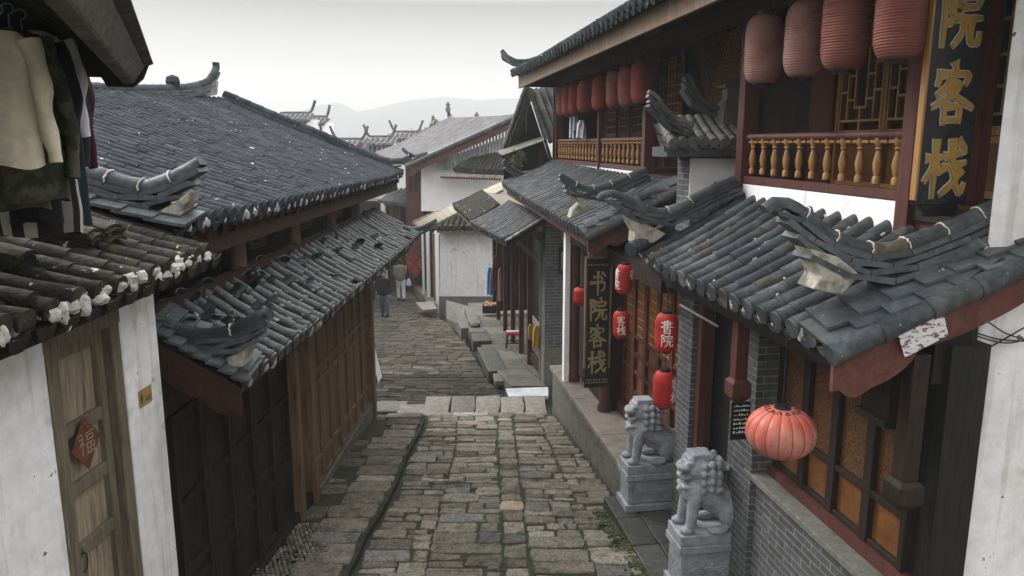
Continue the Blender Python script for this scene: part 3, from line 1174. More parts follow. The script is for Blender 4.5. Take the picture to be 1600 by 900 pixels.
br = thing('stone_bridge', 'flat bridge of large pinkish stone blocks across the stream', 'bridge', (-.5, 13.1, -4.7))
rng = random.Random(5)
xs = [-1.62, -1.12, -.68, -.22, .22, .62]
for a, b in zip(xs, xs[1:]):
    mb = MB()
    stone(mb, a, b, 12.58, 13.62, lambda y: -4.66, rng.uniform(-.01, .01), rng, tone(rng), gap=.012, inset=.04, jit=.02)
    mb.box(a + .02, b - .02, 12.62, 13.58, -4.86, -4.71)
    mb.obj('bridge_block', m_stone_pale, br, smooth=40)
mb = MB()
for a, b in ((-1.55, -1.05), (-1.04, -.4), (-.39, .05), (.06, .6)):
    stone(mb, a, b, 12.42, 12.60, lambda y: -4.615, 0, rng, tone(rng) * 1.2, gap=.006)
mb.obj('kerb_stone', m_stone_pale, br, smooth=40)
mb = MB()
mb.box(-2.05, -1.5, 12.75, 13.25, -4.78, -4.70)
tagit(mb.obj('drain_slab', m_stone_pale, origin=(-1.8, 13, -4.8), bevel=.015), 'flat wet stone slab over the water left of the bridge', 'stone slab')
mb = MB()
mb.box(-2.6, -2.0, 13.3, 13.9, -5.1, -4.86)
tagit(mb.obj('stream_stone', m_concrete, origin=(-2.3, 13.6, -5), bevel=.02), 'low stone block at the water by the timber house corner', 'stone block')

# ------------------------------------------------------------------ near right inn
inn = thing('timber_inn', 'two storey timber inn with balconies, red lanterns and curled tile roofs', 'inn', FR @ V((3.4, 8.0, -4.4)))
rng = random.Random(21)
mo = MB(FR)
# main eave high above
P = patch((2.56, 16.55, 1.40), (2.56, 1.6, 1.40), (4.9, 16.55, 2.75), (4.9, 1.6, 2.75), sag=.08, up0=.06)
mb = MB(FR)
tiles(mb, P, 71, 7, .06, rng, rough=.7)
roof = mb.obj('roof', m_tile_blue, inn, smooth=45)
mb = MB(FR)
soffit(mb, P, .05, .05, v0=0.05, seg=4)
for i in range(60):
    a = 1.7 + i * .25
    mb.bar((2.75, a, 1.31), (4.6, a, 2.38), .07, .08)
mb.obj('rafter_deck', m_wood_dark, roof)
mb = MB(FR)
mb.box(2.68, 2.73, 1.6, 16.5, 1.17, 1.41)
mb.obj('fascia', m_wood_brown, roof)
ridge([PA(784, 80, 17.0), PA(792, 90, 16.9), PA(806, 97, 16.8), PA(825, 97, 16.75), PA(850, 88, 16.7), PA(880, 68, 16.65)], .07, (0, 1, 0), FR, roof, rng, mt=m_tile_blue, mort_every=0)
# walls behind the balconies
mb = MB(FR)
mb.box(4.5, 4.62, 4.2, 16.7, -.45, 2.0)
mb.prism([(2.75, 16.4, 1.2), (2.75, 16.4, 1.38), (4.6, 16.4, 2.3), (4.6, 16.4, 1.2)], V((0, .1, 0)))
mb.box(3.5, 4.6, 16.7, 16.8, -1.6, 1.9)
mb.obj('back_wall', m_wood_dark, inn)
mb = MB(FR)
mb.box(3.57, 4.5, 4.3, 16.7, -.52, -.42)
mb.obj('balcony_floor', m_wood_dark, inn)
for a0, a1 in ((4.93, 7.42), (10.68, 13.02), (13.15, 16.6)):
    mb = MB(FR)
    mb.box(3.56, 3.66, a0, a1, -1.25, -.405)
    mb.obj('white_band', m_white_clean, inn)
mb = MB(FR)
mb.box(3.6, 3.75, 4.25, 4.86, -1.1, -.40)
mb.obj('corner_panel', m_lacquer, inn)
for a in (4.87, 7.5, 10.6, 13.08, 16.68):
    mb = MB(FR)
    w = .07 if a != 13.08 else .04
    mb.box(3.53, 3.53 + 2 * w + .03, a - w, a + w, -1.2, 1.75)
    mb.obj('column', m_lacquer, inn, bevel=.008)
mb = MB(FR)
mb.box(3.5, 3.66, 4.2, 16.75, 1.25, 1.42)
mb.obj('eave_beam', m_wood_red, inn)

BPROF = [(.018, -.30), (.03, -.295), (.03, -.25), (.018, -.235), (.028, -.20), (.036, -.15), (.026, -.09), (.016, -.05), (.03, -.035), (.018, -.02), (.032, .0), (.032, .045)]


def balustrade(a0, a1, nb, posts):
    o = MB(FR)
    o.tube([(3.6, a0, .065), (3.6, a1, .065)], .036, 10)
    bal = o.obj('balustrade', m_lacquer, inn, smooth=50)
    o = MB(FR)
    o.box(3.565, 3.64, a0, a1, -.395, -.325)
    o.obj('bottom_rail', m_lacquer, bal)
    src = None
    for i in range(nb):
        a = a0 + (a1 - a0) * (i + .5) / nb
        if any(abs(a - p) < .09 for p in posts): continue
        c = FR @ V((3.6, a, 0))
        if src is None:
            o = MB()
            o.lathe(BPROF, (0, 0, 0), 10)
            o.box(-.012, .012, -.1, .1, .01, .04)
            src = o.obj('baluster', m_gold_wood, bal, origin=(0, 0, 0), smooth=45)
            q = src
        else:
            q = src.copy()
            COL.objects.link(q)
            q.parent = bal
        q.location = c - world_loc(bal)
        q.rotation_euler = (0, 0, TR)


balustrade(4.94, 7.43, 11, ())
balustrade(10.67, 16.6, 25, (13.08,))


def lattice(mb, b, a0, a1, z0, z1, kind, t=.022):
    """window screen bars on the plane x = b"""
    A = lambda f: a0 + (a1 - a0) * f
    Z = lambda f: z0 + (z1 - z0) * f

    def hb(f0, f1, g):
        mb.box(b - .018, b + .018, A(f0), A(f1), Z(g) - t / 2, Z(g) + t / 2)

    def vb(f, g0, g1):
        mb.box(b - .016, b + .016, A(f) - t / 2, A(f) + t / 2, Z(g0), Z(g1))
    for f in (0, 1): vb(f, 0, 1)
    for g in (0, 1): hb(0, 1, g)
    if kind == 'key':
        vb(.18, .08, .92); vb(.82, .08, .92)
        vb(.36, .18, .78); vb(.64, .18, .78)
        hb(.36, .64, .18); hb(.36, .64, .78)
        for g in (.3, .5, .7): hb(0, .18, g); hb(.82, 1, g)
        for g in (.24, .62, .42): hb(.18, .36, g); hb(.64, .82, g)
        hb(0, 1, .08); hb(0, 1, .92); vb(.5, 0, .18); vb(.5, .78, 1)
    elif kind == 'grid':
        for k in range(1, 4): vb(k / 4, 0, 1)
        for k in range(1, 8): hb(0, 1, k / 8)
    elif kind == 'diamond':
        n = 9
        H = (z1 - z0)
        W = (a1 - a0)
        for k in range(-12, 22):
            for sgn in (1, -1):
                s0 = k * .11
                p0, p1 = 0.0, W
                za, zb = s0, s0 + sgn * W * 1.4
                # clip to the frame
                def clip(x):
                    return za + (zb - za) * x / W
                xs_ = [x / 40 * W for x in range(41) if 0 <= clip(x / 40 * W) <= H]
                if len(xs_) > 1:
                    u, w_ = xs_[0], xs_[-1]
                    mb.bar((b + .004 * sgn, a0 + u, z0 + clip(u)), (b + .004 * sgn, a0 + w_, z0 + clip(w_)), .012, .016, (1, 0, 0))


# near bay: three key-pattern screens over panelled doors
for k, (a0, a1) in enumerate(((4.95, 5.62), (5.72, 6.4), (6.5, 7.15))):
    w = MB(FR)
    for x in (a0 - .04, a1 + .04):
        w.box(4.40, 4.48, x - .03, x + .03, -.4, 1.5)
    for z in (-.38, .03, .09, 1.4):
        w.box(4.41, 4.47, a0 - .02, a1 + .02, z - .025, z + .025)
    wd = w.obj('window', m_gold_wood, inn)
    w = MB(FR)
    lattice(w, 4.43, a0, a1, .12, 1.37, 'key')
    w.obj('window_screen', m_gold_wood, wd)
    w = MB(FR)
    w.box(4.45, 4.475, a0, a1, -.36, .02)
    w.obj('door_panel', m_orange_flat, wd)
w = MB(FR)
w.box(4.36, 4.47, 7.2, 7.62, -.4, 1.55)
w.obj('door_leaf', m_wood_red, inn)
# middle and far bays
w = MB(FR)
lattice(w, 4.36, 9.0, 11.3, .05, 1.5, 'diamond')
w.obj('diamond_screen', m_gold_wood, inn)
for a0, a1 in ((11.5, 12.1), (12.2, 12.8), (13.3, 13.9), (14.1, 14.7), (15.0, 15.6)):
    w = MB(FR)
    for x in (a0 - .03, a1 + .03):
        w.box(4.40, 4.48, x - .03, x + .03, -.4, 1.4)
    w.box(4.41, 4.47, a0, a1, .12, .2)
    wd = w.obj('window', m_wood_red, inn)
    w = MB(FR)
    lattice(w, 4.43, a0, a1, .2, 1.35, 'grid')
    w.obj('window_screen', m_gold_wood if a0 < 12 else m_wood_brown, wd)
w = MB(FR)
w.box(3.75, 4.3, 10.8, 11.4, -.9, -.35)
w.obj('chest_panel', m_orange_flat, inn)

# lower tile roofs: near section
PAr = patch((2.55, 4.08, -1.21), (2.55, 7.5, -1.21), (3.62, 4.08, -.66), (3.62, 7.5, -.60), sag=.03, up0=.0, up1=.05)
mb, mo = MB(FR), MB(FR)
tiles(mb, PAr, 16, 5, .067, rng, mort=mo, mortar=.8, specks=.4, nc=8)
for i in range(16):
    p = PAr((i + .5) / 16, 1)
    mo.blob(p + V((-.02, rng.uniform(-.05, .05), .03)), (.06, .09, .035), rng, rng.uniform(.8, 1.1))
mb.join(mo, 1)
ra = mb.obj('lower_roof', [m_tile, m_mortar], inn, smooth=45)
mb = MB(FR)
soffit(mb, PAr, .04, .04, v0=.02)
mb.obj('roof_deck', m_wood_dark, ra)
mb = MB(FR)
mb.box(2.62, 2.67, 4.1, 7.45, -1.34, -1.26)
mb.box(2.78, 2.92, 4.1, 7.45, -1.46, -1.30)
mb.obj('eave_board', m_wood_dark, ra)  # dark wood here carries the shade under the near eave
verge((2.53, 4.06, -1.2), (4.35, 4.06, -.46), (0, -1, 0), FR, ra, rng, n=9, w=.26, layers=2, roll=.068, board=(.17, ((.17, .13, .13), (.05, .07, .05), (.5, .2, .05)), .03))
tipn = [(1196, 331), (1216, 320), (1247, 334), (1275, 359), (1311, 381), (1353, 393), (1389, 394), (1424, 382), (1495, 355), (1567, 320), (1640, 286)]
ridge([PA(x, y, 4.24) for x, y in tipn], .062, (0, 1, 0), FR, ra, rng, layers=4, base_h=.045, mt=m_tile,
      wedge=[([PA(*q, 4.14) for q in ((1266, 388), (1284, 432), (1270, 452), (1316, 462), (1345, 430), (1312, 402))], V((0, .2, 0)))])
tf = [(936, 314), (951, 305), (983, 317), (1009, 331), (1033, 335), (1060, 327), (1087, 312), (1111, 300), (1150, 283)]
ridge([PA(x, y, 7.42) for x, y in tf], .065, (0, 1, 0), FR, ra, rng, layers=3, mt=m_tile, mort_every=.3,
      wedge=[([PA(*q, 7.34) for q in ((975, 333), (992, 362), (990, 380), (1022, 380), (1042, 366), (1004, 346))], V((0, .2, 0)))])
mb = MB(FR)
mb.tube([PA(985, 390, 7.3), PA(1035, 362, 7.55)], .075, 12)
mb.obj('corner_roll', m_tile, ra, smooth=45)
# far section
PBr = patch((2.40, 9.2, -1.17), (2.40, 16.8, -.95), (3.6, 9.2, -.56), (3.6, 16.8, -.46), sag=.03, up0=.02, up1=.06)
mb, mo = MB(FR), MB(FR)
tiles(mb, PBr, 36, 5, .062, rng, mort=mo, mortar=.1, specks=.06)
for i in range(36):
    p = PBr((i + .5) / 36, 1)
    mo.blob(p + V((-.03, 0, .03)), (.05, .08, .03), rng, rng.uniform(.6, .9))
mb.join(mo, 1)
rb = mb.obj('lower_roof', [m_tile, m_mortar], inn, smooth=45)
mb = MB(FR)
soffit(mb, PBr, .04, .04, v0=.02)
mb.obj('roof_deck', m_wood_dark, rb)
mb = MB(FR)
mb.hexa([(2.46, 9.3, -1.33), (2.52, 9.3, -1.33), (2.52, 16.7, -1.1), (2.46, 16.7, -1.1), (2.46, 9.3, -1.22), (2.52, 9.3, -1.22), (2.52, 16.7, -1.0), (2.46, 16.7, -1.0)])
mb.obj('eave_board', m_wood_red, rb)
verge((2.36, 9.2, -1.15), (3.6, 9.2, -.55), (0, -1, 0), FR, rb, rng, n=7, w=.24, layers=2, roll=.065, board=(.13, ((.35, .14, .12), (.12, .1, .08), (.62, .2, .10)), .03))
tb = [(873, 275), (887, 284), (900, 292), (916, 297), (935, 295), (961, 288), (991, 275), (1010, 267)]
ridge([PA(x, y, 9.3) for x, y in tb], .058, (0, 1, 0), FR, rb, rng, layers=3, mt=m_tile,
      wedge=[([PA(*q, 9.22) for q in ((895, 305), (907, 317), (895, 328), (891, 341), (914, 332), (930, 320))], V((0, .2, 0)))])
ridge([PA(x, y, 16.7) for x, y in ((786, 251), (797, 264), (815, 273), (840, 268), (870, 252))], .075, (0, 1, 0), FR, rb, rng, layers=2, mt=m_tile, mort_every=0)
# small roofed party wall between the bays
sw = MB(FR)
sw.box(3.3, 4.25, 8.18, 8.6, -1.0, -.02)
wall_s = sw.obj('party_wall', m_brick, inn)
sw = MB(FR)
p0 = PA(1077, 252, 8.16)
sw.box(3.28, 3.9, 8.165, 8.178, -.62, -.16)
sw.obj('white_plaque', m_white_clean, wall_s)
sw = MB(FR)
for g, (x0, z0) in (('zhan', (3.36, -.70)), ('ke', (3.56, -.68))):
    glyph(sw, g, lambda x, y, h: V((x0 + x * .0019, 8.163 - h, z0 + y * .0019)), 6, .002)
sw.obj('ink_writing', m_ink_black, wall_s)
Pst = patch((2.93, 7.98, -.03), (3.86, 7.98, -.02), (3.0, 8.55, .24), (3.86, 8.55, .27), sag=.02)
mb = MB(FR)
tiles(mb, Pst, 8, 3, .055, rng, rough=.6)
rs = mb.obj('wall_roof', m_tile_dusty, inn, smooth=45)
mb = MB(FR)
soffit(mb, Pst, .08, .03)
mb.box(2.98, 3.9, 8.1, 8.6, -.14, -.03)
mb.obj('roof_deck', m_slate, rs)
ridge([PA(*q, 8.5) for q in ((1072, 116), (1080, 135), (1092, 155), (1106, 168), (1125, 173), (1165, 168))], .05, (0, 1, 0), FR, rs, rng, layers=3, mt=m_tile_dusty, mort_every=0)
ridge([PA(*q, 8.05) for q in ((1012, 145), (1024, 153), (1036, 170), (1054, 186), (1082, 198))], .045, (0, 1, 0), FR, rs, rng, layers=3, mt=m_tile_dusty, mort_every=0)
mb = MB(FR)
c = PA(1140, 180, 8.4)
for z0, z1, w in ((-.3, -.12, .10), (-.12, .06, .13), (.06, .16, .10), (.16, .3, .07), (.30, .34, .12)):
    mb.box(c.x - w, c.x + w, c.y - w, c.y + w, c.z + z0, c.z + z1, rng.uniform(.8, 1.2))
mb.prism([c + V((-.17, 0, .34)), c + V((.13, 0, .42)), c + V((.13, 0, .37)), c + V((-.05, 0, .34))], V((0, .12, 0)))
mb.obj('roof_finial', m_tile_dusty, rs)

# ground floor of the inn
mb = MB(FR)
mb.box(3.1, 3.34, 3.7, 6.3, -4.6, -2.93)
mb.obj('low_wall', m_brick, inn)
mb = MB(FR)
mb.box(3.04, 3.2, 3.7, 6.0, -2.93, -2.87)
mb.obj('stone_sill', m_concrete, inn, bevel=.01)
mb = MB(FR)
mb.box(3.2, 3.4, 4.05, 5.9, -2.93, -2.80)
mb.obj('wooden_sill', m_lacquer, inn)
pn = [4.13, 4.56, 5.0, 5.42, 5.86]
for a0, a1 in zip(pn, pn[1:]):
    d = MB(FR)
    for x in (a0 + .02, a1 - .02):
        d.box(3.24, 3.33, x - .026, x + .026, -2.80, -1.40)
    for z in (-2.78, -2.42, -1.40):
        d.box(3.25, 3.32, a0 + .046, a1 - .046, z - .025, z + .025)
    dl = d.obj('door_panel', m_wood_dark, inn, bevel=.006)
    d = MB(FR)
    d.box(3.29, 3.31, a0 + .046, a1 - .046, -2.395, -1.42)
    d.obj('carved_panel', m_orange, dl)
    d = MB(FR)
    d.box(3.29, 3.31, a0 + .046, a1 - .046, -2.755, -2.445)
    d.obj('base_panel', m_orange_flat, dl)
mb = MB(FR)
mb.box(3.22, 3.5, 4.0, 6.3, -1.45, -1.0)
mb.box(3.35, 3.45, 4.0, 10.7, -4.4, -1.0)
mb.box(3.4, 4.5, 4.5, 16.6, -1.15, -1.0)
mb.obj('dark_lintel', m_wood_black, inn)
mb = MB(FR)
mb.box(3.3, 3.56, 3.95, 4.12, -4.6, -1.2)
mb.obj('corner_door', m_wood_black, inn)
for a0, a1, b0 in ((5.88, 6.36, 3.05), (7.33, 7.72, 3.05)):
    mb = MB(FR)
    mb.box(b0, 3.5, a0, a1, -4.6, -1.3)
    mb.obj('brick_pier', m_brick, inn)
for a in (6.42, 7.26):
    mb = MB(FR)
    mb.box(3.1, 3.24, a - .05, a + .05, -4.5, -1.45)
    mb.obj('door_post', m_lacquer, inn)
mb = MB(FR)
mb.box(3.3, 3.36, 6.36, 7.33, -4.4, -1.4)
mb.obj('doorway_shade', m_shade, inn)  # near-black panel filling the opening, painted indoor shade
for b, a, zt, zb in ((2.85, 5.82, -1.3, -2.16), (3.12, 4.02, -1.25, -2.27)):
    mb = MB(FR)
    mb.box(b - .055, b + .055, a - .055, a + .055, zb + .2, zt)
    w = .085
    for (z0, z1, w0, w1) in ((zb + .2, zb + .17, .055, .085), (zb + .17, zb + .05, .085, .085), (zb + .05, zb, .085, .045)):
        mb.hexa([(b - w1, a - w1, z1), (b + w1, a - w1, z1), (b + w1, a + w1, z1), (b - w1, a + w1, z1), (b - w0, a - w0, z0), (b + w0, a - w0, z0), (b + w0, a + w0, z0), (b - w0, a + w0, z0)])
    mb.obj('hanging_post', m_wood_red if a > 5 else m_wood_dark, inn, bevel=.006)  # near post takes darker timber, its shadow put into the colour
mb = MB(FR)
mb.box(3.1, 3.3, 4.2, 4.5, -1.75, -1.35)
mb.box(3.06, 3.3, 4.17, 4.5, -1.80, -1.75)
mb.obj('eave_bracket', m_wood_dark, inn)
# lattice doors on the plinth
pl = MB(FR)
pl.box(2.69, 3.5, 8.35, 12.7, -4.9, -3.96)
plo = pl.obj('plinth', m_plinth, inn)
pl = MB(FR)
for a0, a1 in ((8.3, 9.4), (9.41, 10.9), (10.91, 12.74)):
    pl.box(2.64, 3.45, a0, a1, -3.96, -3.88, rng.uniform(.9, 1.1))
pl.obj('plinth_slab', m_granite, plo, bevel=.012)
mb = MB(FR)
mb.box(3.16, 3.36, 8.0, 10.3, -3.88, -3.72)
mb.obj('door_sill', m_lacquer, inn)
dn = [7.85, 8.33, 8.81, 9.29, 9.77, 10.25]
for a0, a1 in zip(dn, dn[1:]):
    d = MB(FR)
    for x in (a0 + .025, a1 - .025):
        d.box(3.2, 3.28, x - .03, x + .03, -3.72, -1.55)
    for z in (-3.7, -3.1, -2.85, -1.6, -3.4, -2.6):
        d.box(3.21, 3.27, a0 + .05, a1 - .05, z - .025, z + .025)
    dl = d.obj('door', m_wood_red, inn)
    d = MB(FR)
    d.box(3.25, 3.262, a0 + .05, a1 - .05, -3.68, -2.62)
    d.obj('door_panel', m_orange_flat, dl)
    d = MB(FR)
    lattice(d, 3.25, a0 + .06, a1 - .06, -2.57, -1.64, 'grid', .016)
    d.obj('door_lattice', m_gold_wood, dl)
mb = MB(FR)
mb.box(3.26, 3.3, 7.8, 10.3, -2.6, -1.55)
mb.obj('paper_backing', m_wood_brown, inn)
for b, a, r in ((2.98, 10.33, .085), (2.86, 11.8, .08), (2.92, 9.15, .05)):
    if a == 9.15: continue
    mb = MB(FR)
    mb.lathe([(r * 1.3, -3.88), (r * 1.3, -3.8), (r, -3.76), (r * .96, -1.1)], (b, a, 0), 14)
    mb.obj('column', m_wood_red, inn, smooth=40)
mb = MB(FR)
mb.box(2.68, 2.76, 11.75, 11.9, -3.88, -1.25)
mb.obj('white_pilaster', m_white_clean, inn)
mb = MB(FR)
mb.box(2.75, 2.9, 7.5, 12.5, -1.55, -1.35)
mb.box(3.0, 3.3, 10.3, 12.6, -3.88, -1.2)
mb.obj('shop_beam', m_wood_dark, inn)
# terrace under the lions
tr = MB(FR)
for a0, a1 in ((5.0, 5.75), (5.75, 6.5), (6.5, 7.2), (7.2, 7.8), (7.8, 8.36)):
    for b0, b1 in ((2.42, 2.72), (2.72, 3.12)):
        tr.box(b0 + .004, b1 - .004, a0 + .004, a1 - .004, -4.75, -4.26 + rng.uniform(0, .012), rng.uniform(.7, 1.3))
tagit(tr.obj('terrace', m_dark_stone, origin=FR @ V((2.7, 7, -4.5)), bevel=.012), 'low terrace of dark wet slabs under the stone lions', 'terrace')

# white gable wall at the right edge
wall_r = MB(FR)
for b0, zb, zt in ((3.50, -4.8, -.95), (3.615, -.95, 2.2)):
    wall_r.prism([(b0, 4.14, zb), (b0 + .085, 4.08, zb), (5.6, 4.08, zb), (5.6, 4.4, zb), (b0 + .225, 4.4, zb)], V((0, 0, zt - zb)))
tagit(wall_r.obj('white_wall', m_white, origin=FR @ V((4.5, 4.2, -4.8)), bevel=.01), 'tall white plastered wall at the right edge beside the inn', 'wall')
mo_ = MB()
rm = random.Random(8)
for k in range(420):
    aa, bb = rm.uniform(5.9, 8.2), 2.44 - abs(rm.gauss(0, .09))
    q = FR @ V((bb, aa, 0))
    mo_.blob((q.x, q.y, zu(q.y) + .004), (rm.uniform(.01, .035), rm.uniform(.01, .035), .014), rm, rm.uniform(.7, 1.3), 5, 4)
tagit(mo_.obj('moss', mat('green_moss', (.035, .05, .016), (.06, .065, .025), (20, .4, .6), var=.3, rough=.95, bump=.3), smooth=60), 'green moss growing along the foot of the terrace', 'moss', kind='stuff')

# ------------------------------------------------------------------ left timber house
lh = thing('timber_house', 'long two storey timber house with big blue grey tile roofs and plank walls', 'house', FL @ V((-2.7, 9, -4.5)))
rng = random.Random(31)
PL = patch((-2.47, 5.2, -.61), (-2.47, 14.5, -.63), (-5.9, 5.2, .52), (-5.9, 14.5, .76), sag=.04, up0=.02, up1=.06)
mb, mo = MB(FL), MB(FL)
tiles(mb, PL, 46, 12, .060, rng, rough=.9, mort=mo, mortar=1.0, specks=.08, msz=1.15)
for i in range(150):
    p = PL(rng.random(), rng.random() ** 1.2)
    mo.blob(p + V((0, 0, .05)), (rng.uniform(.02, .08), rng.uniform(.015, .03), .02), rng, rng.uniform(.6, 1.1))
mb.join(mo, 1)
rl = mb.obj('roof', [m_tile_blue, m_mortar], lh, smooth=45)
mb = MB(FL)
soffit(mb, PL, .05, .05, v0=.02, u0=.01, u1=.99, seg=8)
mb.obj('roof_deck', m_wood_dark, rl)
P2 = patch((-5.9, 5.2, .40), (-5.9, 14.5, .64), (-8.8, 5.2, -.5), (-8.8, 14.5, -.5))
mb = MB(FL)
soffit(mb, P2, .1, -.05, seg=2)
mb.obj('rear_slope', m_tile_blue, rl)
mb = MB(FL)
mb.box(-2.60, -2.54, 5.3, 14.4, -.86, -.67)
for i in range(32):
    a = 5.5 + i * .285
    mb.bar((-2.5, a, -.70), (-3.4, a, -.33), .06, .06)
mb.obj('fascia', m_board_dark, rl)
pr = [PB(x, y, -5.9, FL) for x, y in ((338, 106), (334, 116), (325, 129), (306, 136), (275, 140), (200, 141), (131, 138), (60, 134))]
ridge(pr, .085, (1, 0, 0), FL, rl, rng, layers=3, mt=m_tile_blue, mort_every=0, k=4, slab=.3,
      wedge=[([PB(318, 140, -5.84, FL), PB(342, 126, -5.84, FL), PB(340, 148, -5.84, FL), PB(318, 152, -5.84, FL)], V((-.12, 0, 0)))])
mb = MB(FL)
c = pr[0]
mb.box(c.x - .05, c.x + .05, c.y - .06, c.y + .05, c.z - .02, c.z + .10)
c = PB(270, 128, -5.9, FL)
mb.obj('ridge_finial', m_tile_blue, rl, bevel=.01)
mb = MB(FL)
mb.lathe([(.09, -.14), (.12, 0), (.10, .08), (.0, .12)], (c.x, c.y, c.z), 8)
mb.obj('ridge_finial', m_tile_blue, rl, bevel=.01)
fv = [(645, 241), (640, 247), (628, 253), (605, 254), (585, 248), (560, 237), (500, 211), (420, 178), (350, 148)]
ridge([PA(x, y, 14.45, FL) for x, y in fv], .085, (0, 1, 0), FL, rl, rng, layers=2, mt=m_tile_blue, mort_every=0, k=4)
verge((-2.45, 5.2, -.60), (-5.9, 5.2, .56), (0, -1, 0), FL, rl, rng, n=16, w=.3, layers=2, roll=0, board=(.1, (), .03), sag=.05, bm=m_board_dark)
nv = [(318, 255), (303, 266), (270, 285), (237, 296), (220, 296), (192, 290), (162, 280), (129, 270), (60, 248), (-40, 205)]
ridge([PA(x, y, 5.3, FL) for x, y in nv], .075, (0, 1, 0), FL, rl, rng, layers=3, mt=m_tile,
      wedge=[([PA(*q, 5.2, FL) for q in ((243, 332), (270, 318), (296, 298), (291, 316), (281, 330), (282, 342), (262, 348))], V((0, .2, 0)))])
# upper storey band, posts
mb = MB(FL)
mb.box(-3.1, -3.0, 5.2, 12.2, -1.5, -.52)
for a in (12.1, 5.3):
    mb.prism([(-2.9, a, -4.6), (-2.9, a, -.75), (-5.9, a, .15), (-8.6, a, -.9), (-8.6, a, -4.6)], V((0, .1, 0)))
mb.obj('upper_wall', m_wood_black, lh)
for a in (7.15, 8.9, 10.6, 12.1):
    mb = MB(FL)
    mb.tube([(-2.82, a, -1.4), (-2.82, a, -.45)], .075, 12)
    mb.obj('post', m_wood_brown, lh, smooth=40)
for a in (7.9, 9.7, 11.3):
    mb = MB(FL)
    lattice(mb, -2.98, a, a + .45, -1.1, -.62, 'key', .016)
    mb.obj('window_screen', m_wood_brown, lh)
mb = MB(FL)
mb.box(-2.8, -2.72, 5.3, 13.4, -1.34, -1.16)
mb.obj('wall_plate', m_board_dark, lh)
# lower roof, broken and patched
PLl = patch((-2.10, 5.25, -1.74), (-2.06, 13.6, -1.68), (-2.86, 5.25, -1.24), (-2.86, 13.6, -1.20), sag=.03, up0=.02, up1=.04)
mb, mo = MB(FL), MB(FL)
tiles(mb, PLl, 41, 5, .058, rng, rough=2.2, mort=mo, mortar=.6, specks=.95, fall=.02, msz=1.7)  # pale flecks along the rows: mortar plus painted highlights on tile edges
mb.join(mo, 1)
r2 = mb.obj('lower_roof', [m_tile_wet, m_lime], lh, smooth=45)
mb = MB(FL)
soffit(mb, PLl, .04, .045, v0=.02)
mb.obj('roof_deck', m_wood_dark, r2)
mb = MB(FL)
mb.box(-2.24, -2.19, 5.3, 13.5, -1.88, -1.77)
mb.obj('eave_board', m_wood_dark, r2)
verge((-2.08, 5.25, -1.72), (-2.8, 5.25, -1.30), (0, -1, 0), FL, r2, rng, n=8, w=.28, layers=2, roll=0, board=(.22, ((.25, .13, .07), (.6, .2, .06)), .03), mt=m_tile_wet, bm=m_board_dark)
ln = [(421, 492), (404, 500), (382, 514), (350, 525), (315, 527), (278, 519), (243, 503)]
ridge([PA(x, y, 5.3, FL) for x, y in ln], .068, (0, 1, 0), FL, r2, rng, layers=3, mt=m_tile_wet, mort_every=.6,
      wedge=[([PA(*q, 5.22, FL) for q in ((352, 560), (372, 551), (393, 534), (386, 549), (381, 560), (380, 574), (358, 576))], V((0, .2, 0)))])
lf = [(683, 345), (665, 356), (648, 360), (625, 357), (596, 346), (567, 331)]
ridge([PA(x, y, 13.6, FL) for x, y in lf], .065, (0, 1, 0), FL, r2, rng, layers=2, mt=m_tile_wet, mort_every=.2)
for i in range(38):           # loose slipped tiles on the broken upper part of the lower roof
    u, v = rng.uniform(.01, .42) if i < 30 else rng.uniform(.4, .75), rng.uniform(.25, .95)
    p = FL @ (PLl(u, v) + V((0, 0, .075)))
    mb = MB()
    ang = rng.uniform(-.9, .9)
    pts = []
    nk = 5
    for e in (-.1, .1):
        for k in range(nk + 1):
            t = pi * (.12 + .76 * k / nk)
            pts.append((e * 1.15, .078 * cos(t), .05 * sin(t)))
    n0 = len(pts)
    pts += [(x, y, z + .012) for x, y, z in pts]
    fs = []
    for k in range(nk):
        fs.append((k, k + 1, nk + 2 + k, nk + 1 + k))
        fs.append((n0 + k, n0 + nk + 1 + k, n0 + nk + 2 + k, n0 + k + 1))
    fs += [(k, n0 + k, n0 + k + 1, k + 1) for k in range(nk)] + [(nk + 1 + k, nk + 2 + k, n0 + nk + 2 + k, n0 + nk + 1 + k) for k in range(nk)]
    fs += [(0, nk + 1, n0 + nk + 1, n0), (nk, n0 + nk, n0 + 2 * nk + 1, 2 * nk + 1)]
    mb.add(pts, fs, rng.uniform(.9, 1.9))
    o = tagit(mb.obj('loose_tile', m_tile_wet if rng.random() < .8 else m_tile_blue, origin=(0, 0, 0), smooth=40), 'loose grey tile lying askew on the broken lower roof', 'roof tile', 'loose tiles on the lower roof of the timber house')
    o.location = p
    o.rotation_euler = (rng.choice((0, 0, pi)) + rng.uniform(-.3, .3), radians(30) * 1 + rng.uniform(-.2, .25), pi + ang)

